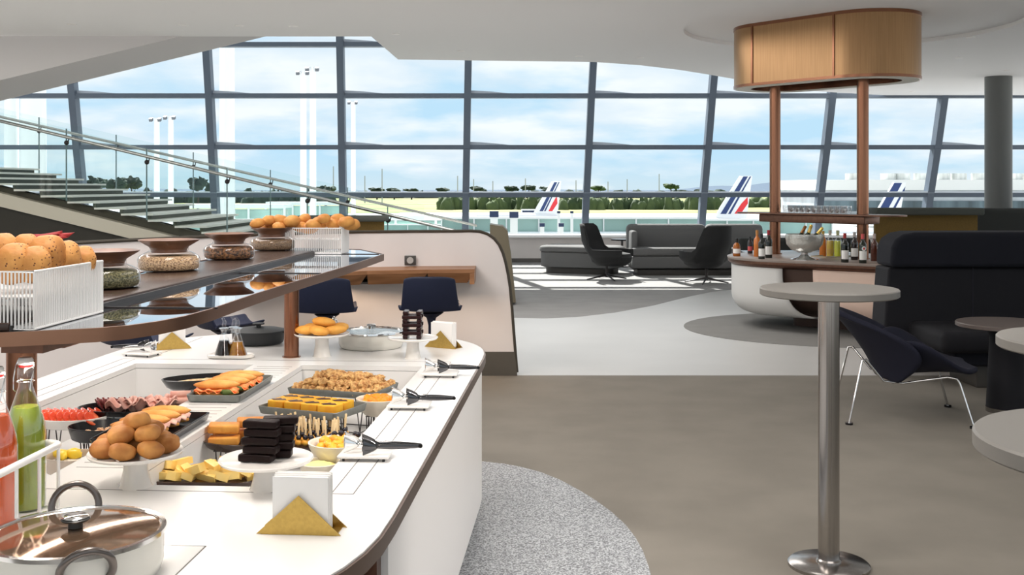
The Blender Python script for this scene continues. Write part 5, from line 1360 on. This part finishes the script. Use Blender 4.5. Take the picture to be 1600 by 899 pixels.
# ---------- bar bottles
def wine(px,py,Y,kind,lb,sc=1,glassc=(.01,.01,.01),lab=(.85,.83,.8),cap=(.02,.02,.02),mark=None,clearb=False,liqc=None):
    x=(px-800)/F*Y; t=thing('bar_bottle',lb,'bottle',(x,Y,.752),0)
    if kind=='wine': pr=[(0,0),(.036,0),(.038,.004),(.038,.175),(.034,.198),(.018,.222),(.0145,.235),(.0145,.285),(.016,.288),(.016,.296),(0,.296)]
    elif kind=='squat': pr=[(0,0),(.038,0),(.041,.005),(.041,.09),(.036,.12),(.016,.145),(.014,.16),(.014,.19),(0,.19)]
    elif kind=='small': pr=[(0,0),(.026,0),(.028,.004),(.028,.11),(.022,.135),(.012,.155),(.012,.19),(0,.19)]
    else: pr=[(0,0),(.036,0),(.039,.004),(.039,.15),(.036,.17),(.020,.20),(.015,.215),(.015,.265),(0,.265)]
    h=pr[-1][1]
    m=mat('glass_%.2f_%.2f_%.2f'%glassc,glassc,.08,coat=.5)
    if clearb:
        gb_=MB().lathe(pr,28).build('glass_body',clear,t); MB().lathe([(max(0,r-.003),max(.004,min(z,h*.62))) for r,z in pr if z<=h*.75]+[(0,h*.62)],24).build('liquid',m,t)
    else: gb_=MB().lathe(pr,28).build('glass_body',m,t)
    R=max(r for r,z in pr)
    if lab:
        lo,hi=(.035,.125) if kind=='wine' else (.03,.08)
        rr0=R+.0008; g=MB()
        g.grid(lambda u,v:Vector((rr0*math.sin((u-.5)*2.6),-rr0*math.cos((u-.5)*2.6),lo+(hi-lo)*v)),14,1).build('label',mat('label_%.2f_%.2f_%.2f'%lab,lab,.6),gb_)
    if mark:
        pass
        rr1=R+.0030
        MB().add([Vector((rr1*math.sin(.55*math.cos(a)),-rr1*math.cos(.55*math.cos(a)),.150+.024*math.sin(a))) for a in [2*PI*k/20 for k in range(20)]],[tuple(range(20))]).build('round_label',mat('label_white',(.9,.9,.88),.5),gb_,smooth=0)
        rr1+=.0006
        MB().add([Vector((rr1*math.sin(.25*math.cos(a)),-rr1*math.cos(.25*math.cos(a)),.150+.011*math.sin(a))) for a in [2*PI*k/20 for k in range(20)]],[tuple(range(20))]).build('red_mark',mat('label_redmark',(.7,.05,.05),.5),gb_,smooth=0)
    MB().cyl((0,0,h-.05*(.296/.296)),.0165 if kind!='small' else .0135,.052,20).build('cap',mat('cap_%.2f_%.2f_%.2f'%cap,cap,.35),t)
    t.scale=(sc,)*3; return t
Yb=11.0
wine(1151,0,11.75,'squat','small amber bottle with black cap at the left end of the bar',1.0,(.35,.10,.01),(.85,.83,.8),(.01,.01,.01))
wine(1172,0,12.2,'small','small red labelled bottle, second from the left on the bar',1.0,(.03,.015,.015),(.6,.1,.1),(.02,.02,.02))
wine(1183,0,11.65,'wine','slim orange bottle left of the white labelled champagne bottle',.95,(.60,.18,.03),None,(.5,.22,.06))
wine(1190,0,11.25,'wine','dark champagne bottle with white label left of the bar post',.88,(.012,.014,.01),(.85,.83,.8),(.015,.012,.01))
wine(1201,0,11.45,'wine','dark wine bottle with red cap against the left bar post',.98,(.01,.008,.012),(.85,.83,.8),(.30,.02,.03))
wine(1286,0,11.75,'spirit','orange spirit bottle behind the ice bowl',1.0,(.65,.20,.03),None,(.8,.5,.1),clearb=False)
wine(1297,0,11.65,'spirit','clear bottle of golden spirit on the bar',1.05,(.72,.50,.06),(.6,.4,.1),(.75,.72,.65),clearb=True)
wine(1309,0,11.6,'spirit','clear bottle of lime yellow spirit on the bar',1.05,(.66,.70,.05),None,(.7,.72,.4),clearb=True)
wine(1320,0,10.75,'wine','dark red wine bottle with red cap and square white label in front of the bar',.97,(.008,.006,.010),(.88,.86,.84),(.35,.02,.02))
wine(1335,0,11.15,'wine','slim dark bottle with white label just left of the round label bottle',.95,(.02,.012,.012),(.85,.84,.82),(.45,.42,.4))
wine(1348,0,10.65,'wine','dark bottle with round white and red label in front of the right bar post',.96,(.010,.018,.010),(.85,.85,.82),(.65,.10,.10),mark=True)
wine(1366,0,10.95,'wine','brown bottle with pale cap nearest the navy sofa',.92,(.08,.02,.01),None,(.55,.45,.42))
# ice bowl
ib=thing('champagne_bowl','large hammered glass champagne bowl on a steel foot on the bar','ice bowl',((1257-800)/F*11.15,11.15,.752),0)
MB().lathe([(0,0),(.115,0),(.115,.006),(.05,.025),(.028,.045),(.03,.06),(0,.06)],40).build('foot',steel,ib)
MB().lathe([(.0,.058),(.05,.060),(.11,.085),(.148,.13),(.158,.18),(.155,.215),(.150,.216),(.152,.18),(.142,.133),(.105,.092),(.0,.066)],48).build('bowl',mat('hammered_glass',(.55,.54,.50),.12,.5,bump=.5,bscale=40),ib)
MB().blob((0,0,.17),(.13,.13,.03),nz=.4,ns=9,n=30,m=10).build('ice',mat('ice',(.75,.77,.78),.1),ib)
ib.scale=(1.22,)*3
for k,(dx,an_,c_,lb) in enumerate([(-.03,.5,(.25,.10,.03),'champagne bottle with copper foil leaning left in the ice bowl'),(.05,.35,(.75,.50,.12),'champagne bottle with gold foil standing in the ice bowl'),(.12,.7,(.85,.60,.15),'champagne bottle with gold foil leaning right out of the ice bowl')]):
    t=thing('champagne_bottle',lb,'bottle',ib.location+Vector((dx-.03,0,.21)),0); t.rotation_euler=(.0,an_,.1)
    MB().lathe([(0,0),(.034,0),(.034,.03),(.018,.07),(.0,.07)],20).build('glass_body',mat('dark_green_glass',(.02,.03,.01),.1),t)
    MB().lathe([(.0,.07),(.019,.07),(.0165,.10),(.0165,.14),(.018,.142),(.014,.155),(0,.158)],20).build('foil',mat('foil_%d'%k,c_,.3,.6),t)
tb2=thing('drinks_tray','clear rimmed tray under the coloured spirit bottles on the bar','tray',((1300-800)/F*11.62,11.62,.752),.5)
MB().shape('rr',.20,.12,[(0,0),(0,.012),(.004,.012),(.006,.001)],r=.02).build('tray',mat('tray_pale',(.5,.42,.30),.2),tb2)
for o_ in bpy.data.objects:
    if o_.name.startswith('bar_bottle') and o_.get('label','').find('spirit')>=0: o_.location.z=.7545
# glasses on the shelf
gl=thing('drinking_glass','','glass',(0,0,0),0,'clear glasses on the bar post shelf')
MB().lathe([(0,0),(.026,0),(.028,.002),(.036,.05),(.036,.085),(.034,.085),(.034,.05),(.024,.008),(0,.008)],20).build('bowl',glassmat('crystal',(.985,.99,.99),frescale=.8,base=.12),gl)
KID['drinking_glass']=kids(gl)
k=0
q1=WY(1232,333,12.0); q2=WY(1322,333,11.42)
for i in range(11):
    for j in range(2):
        p=q1.lerp(q2,i/10); nrm=Vector((-(q2-q1).y,(q2-q1).x,0)).normalized()
        inst(gl,k==0,(p.x+nrm.x*(.08*j-.04),p.y+nrm.y*(.08*j-.04),1.2135),(0,0,0),1,'small clear drinking glass in the double row on the bar post shelf'); k+=1
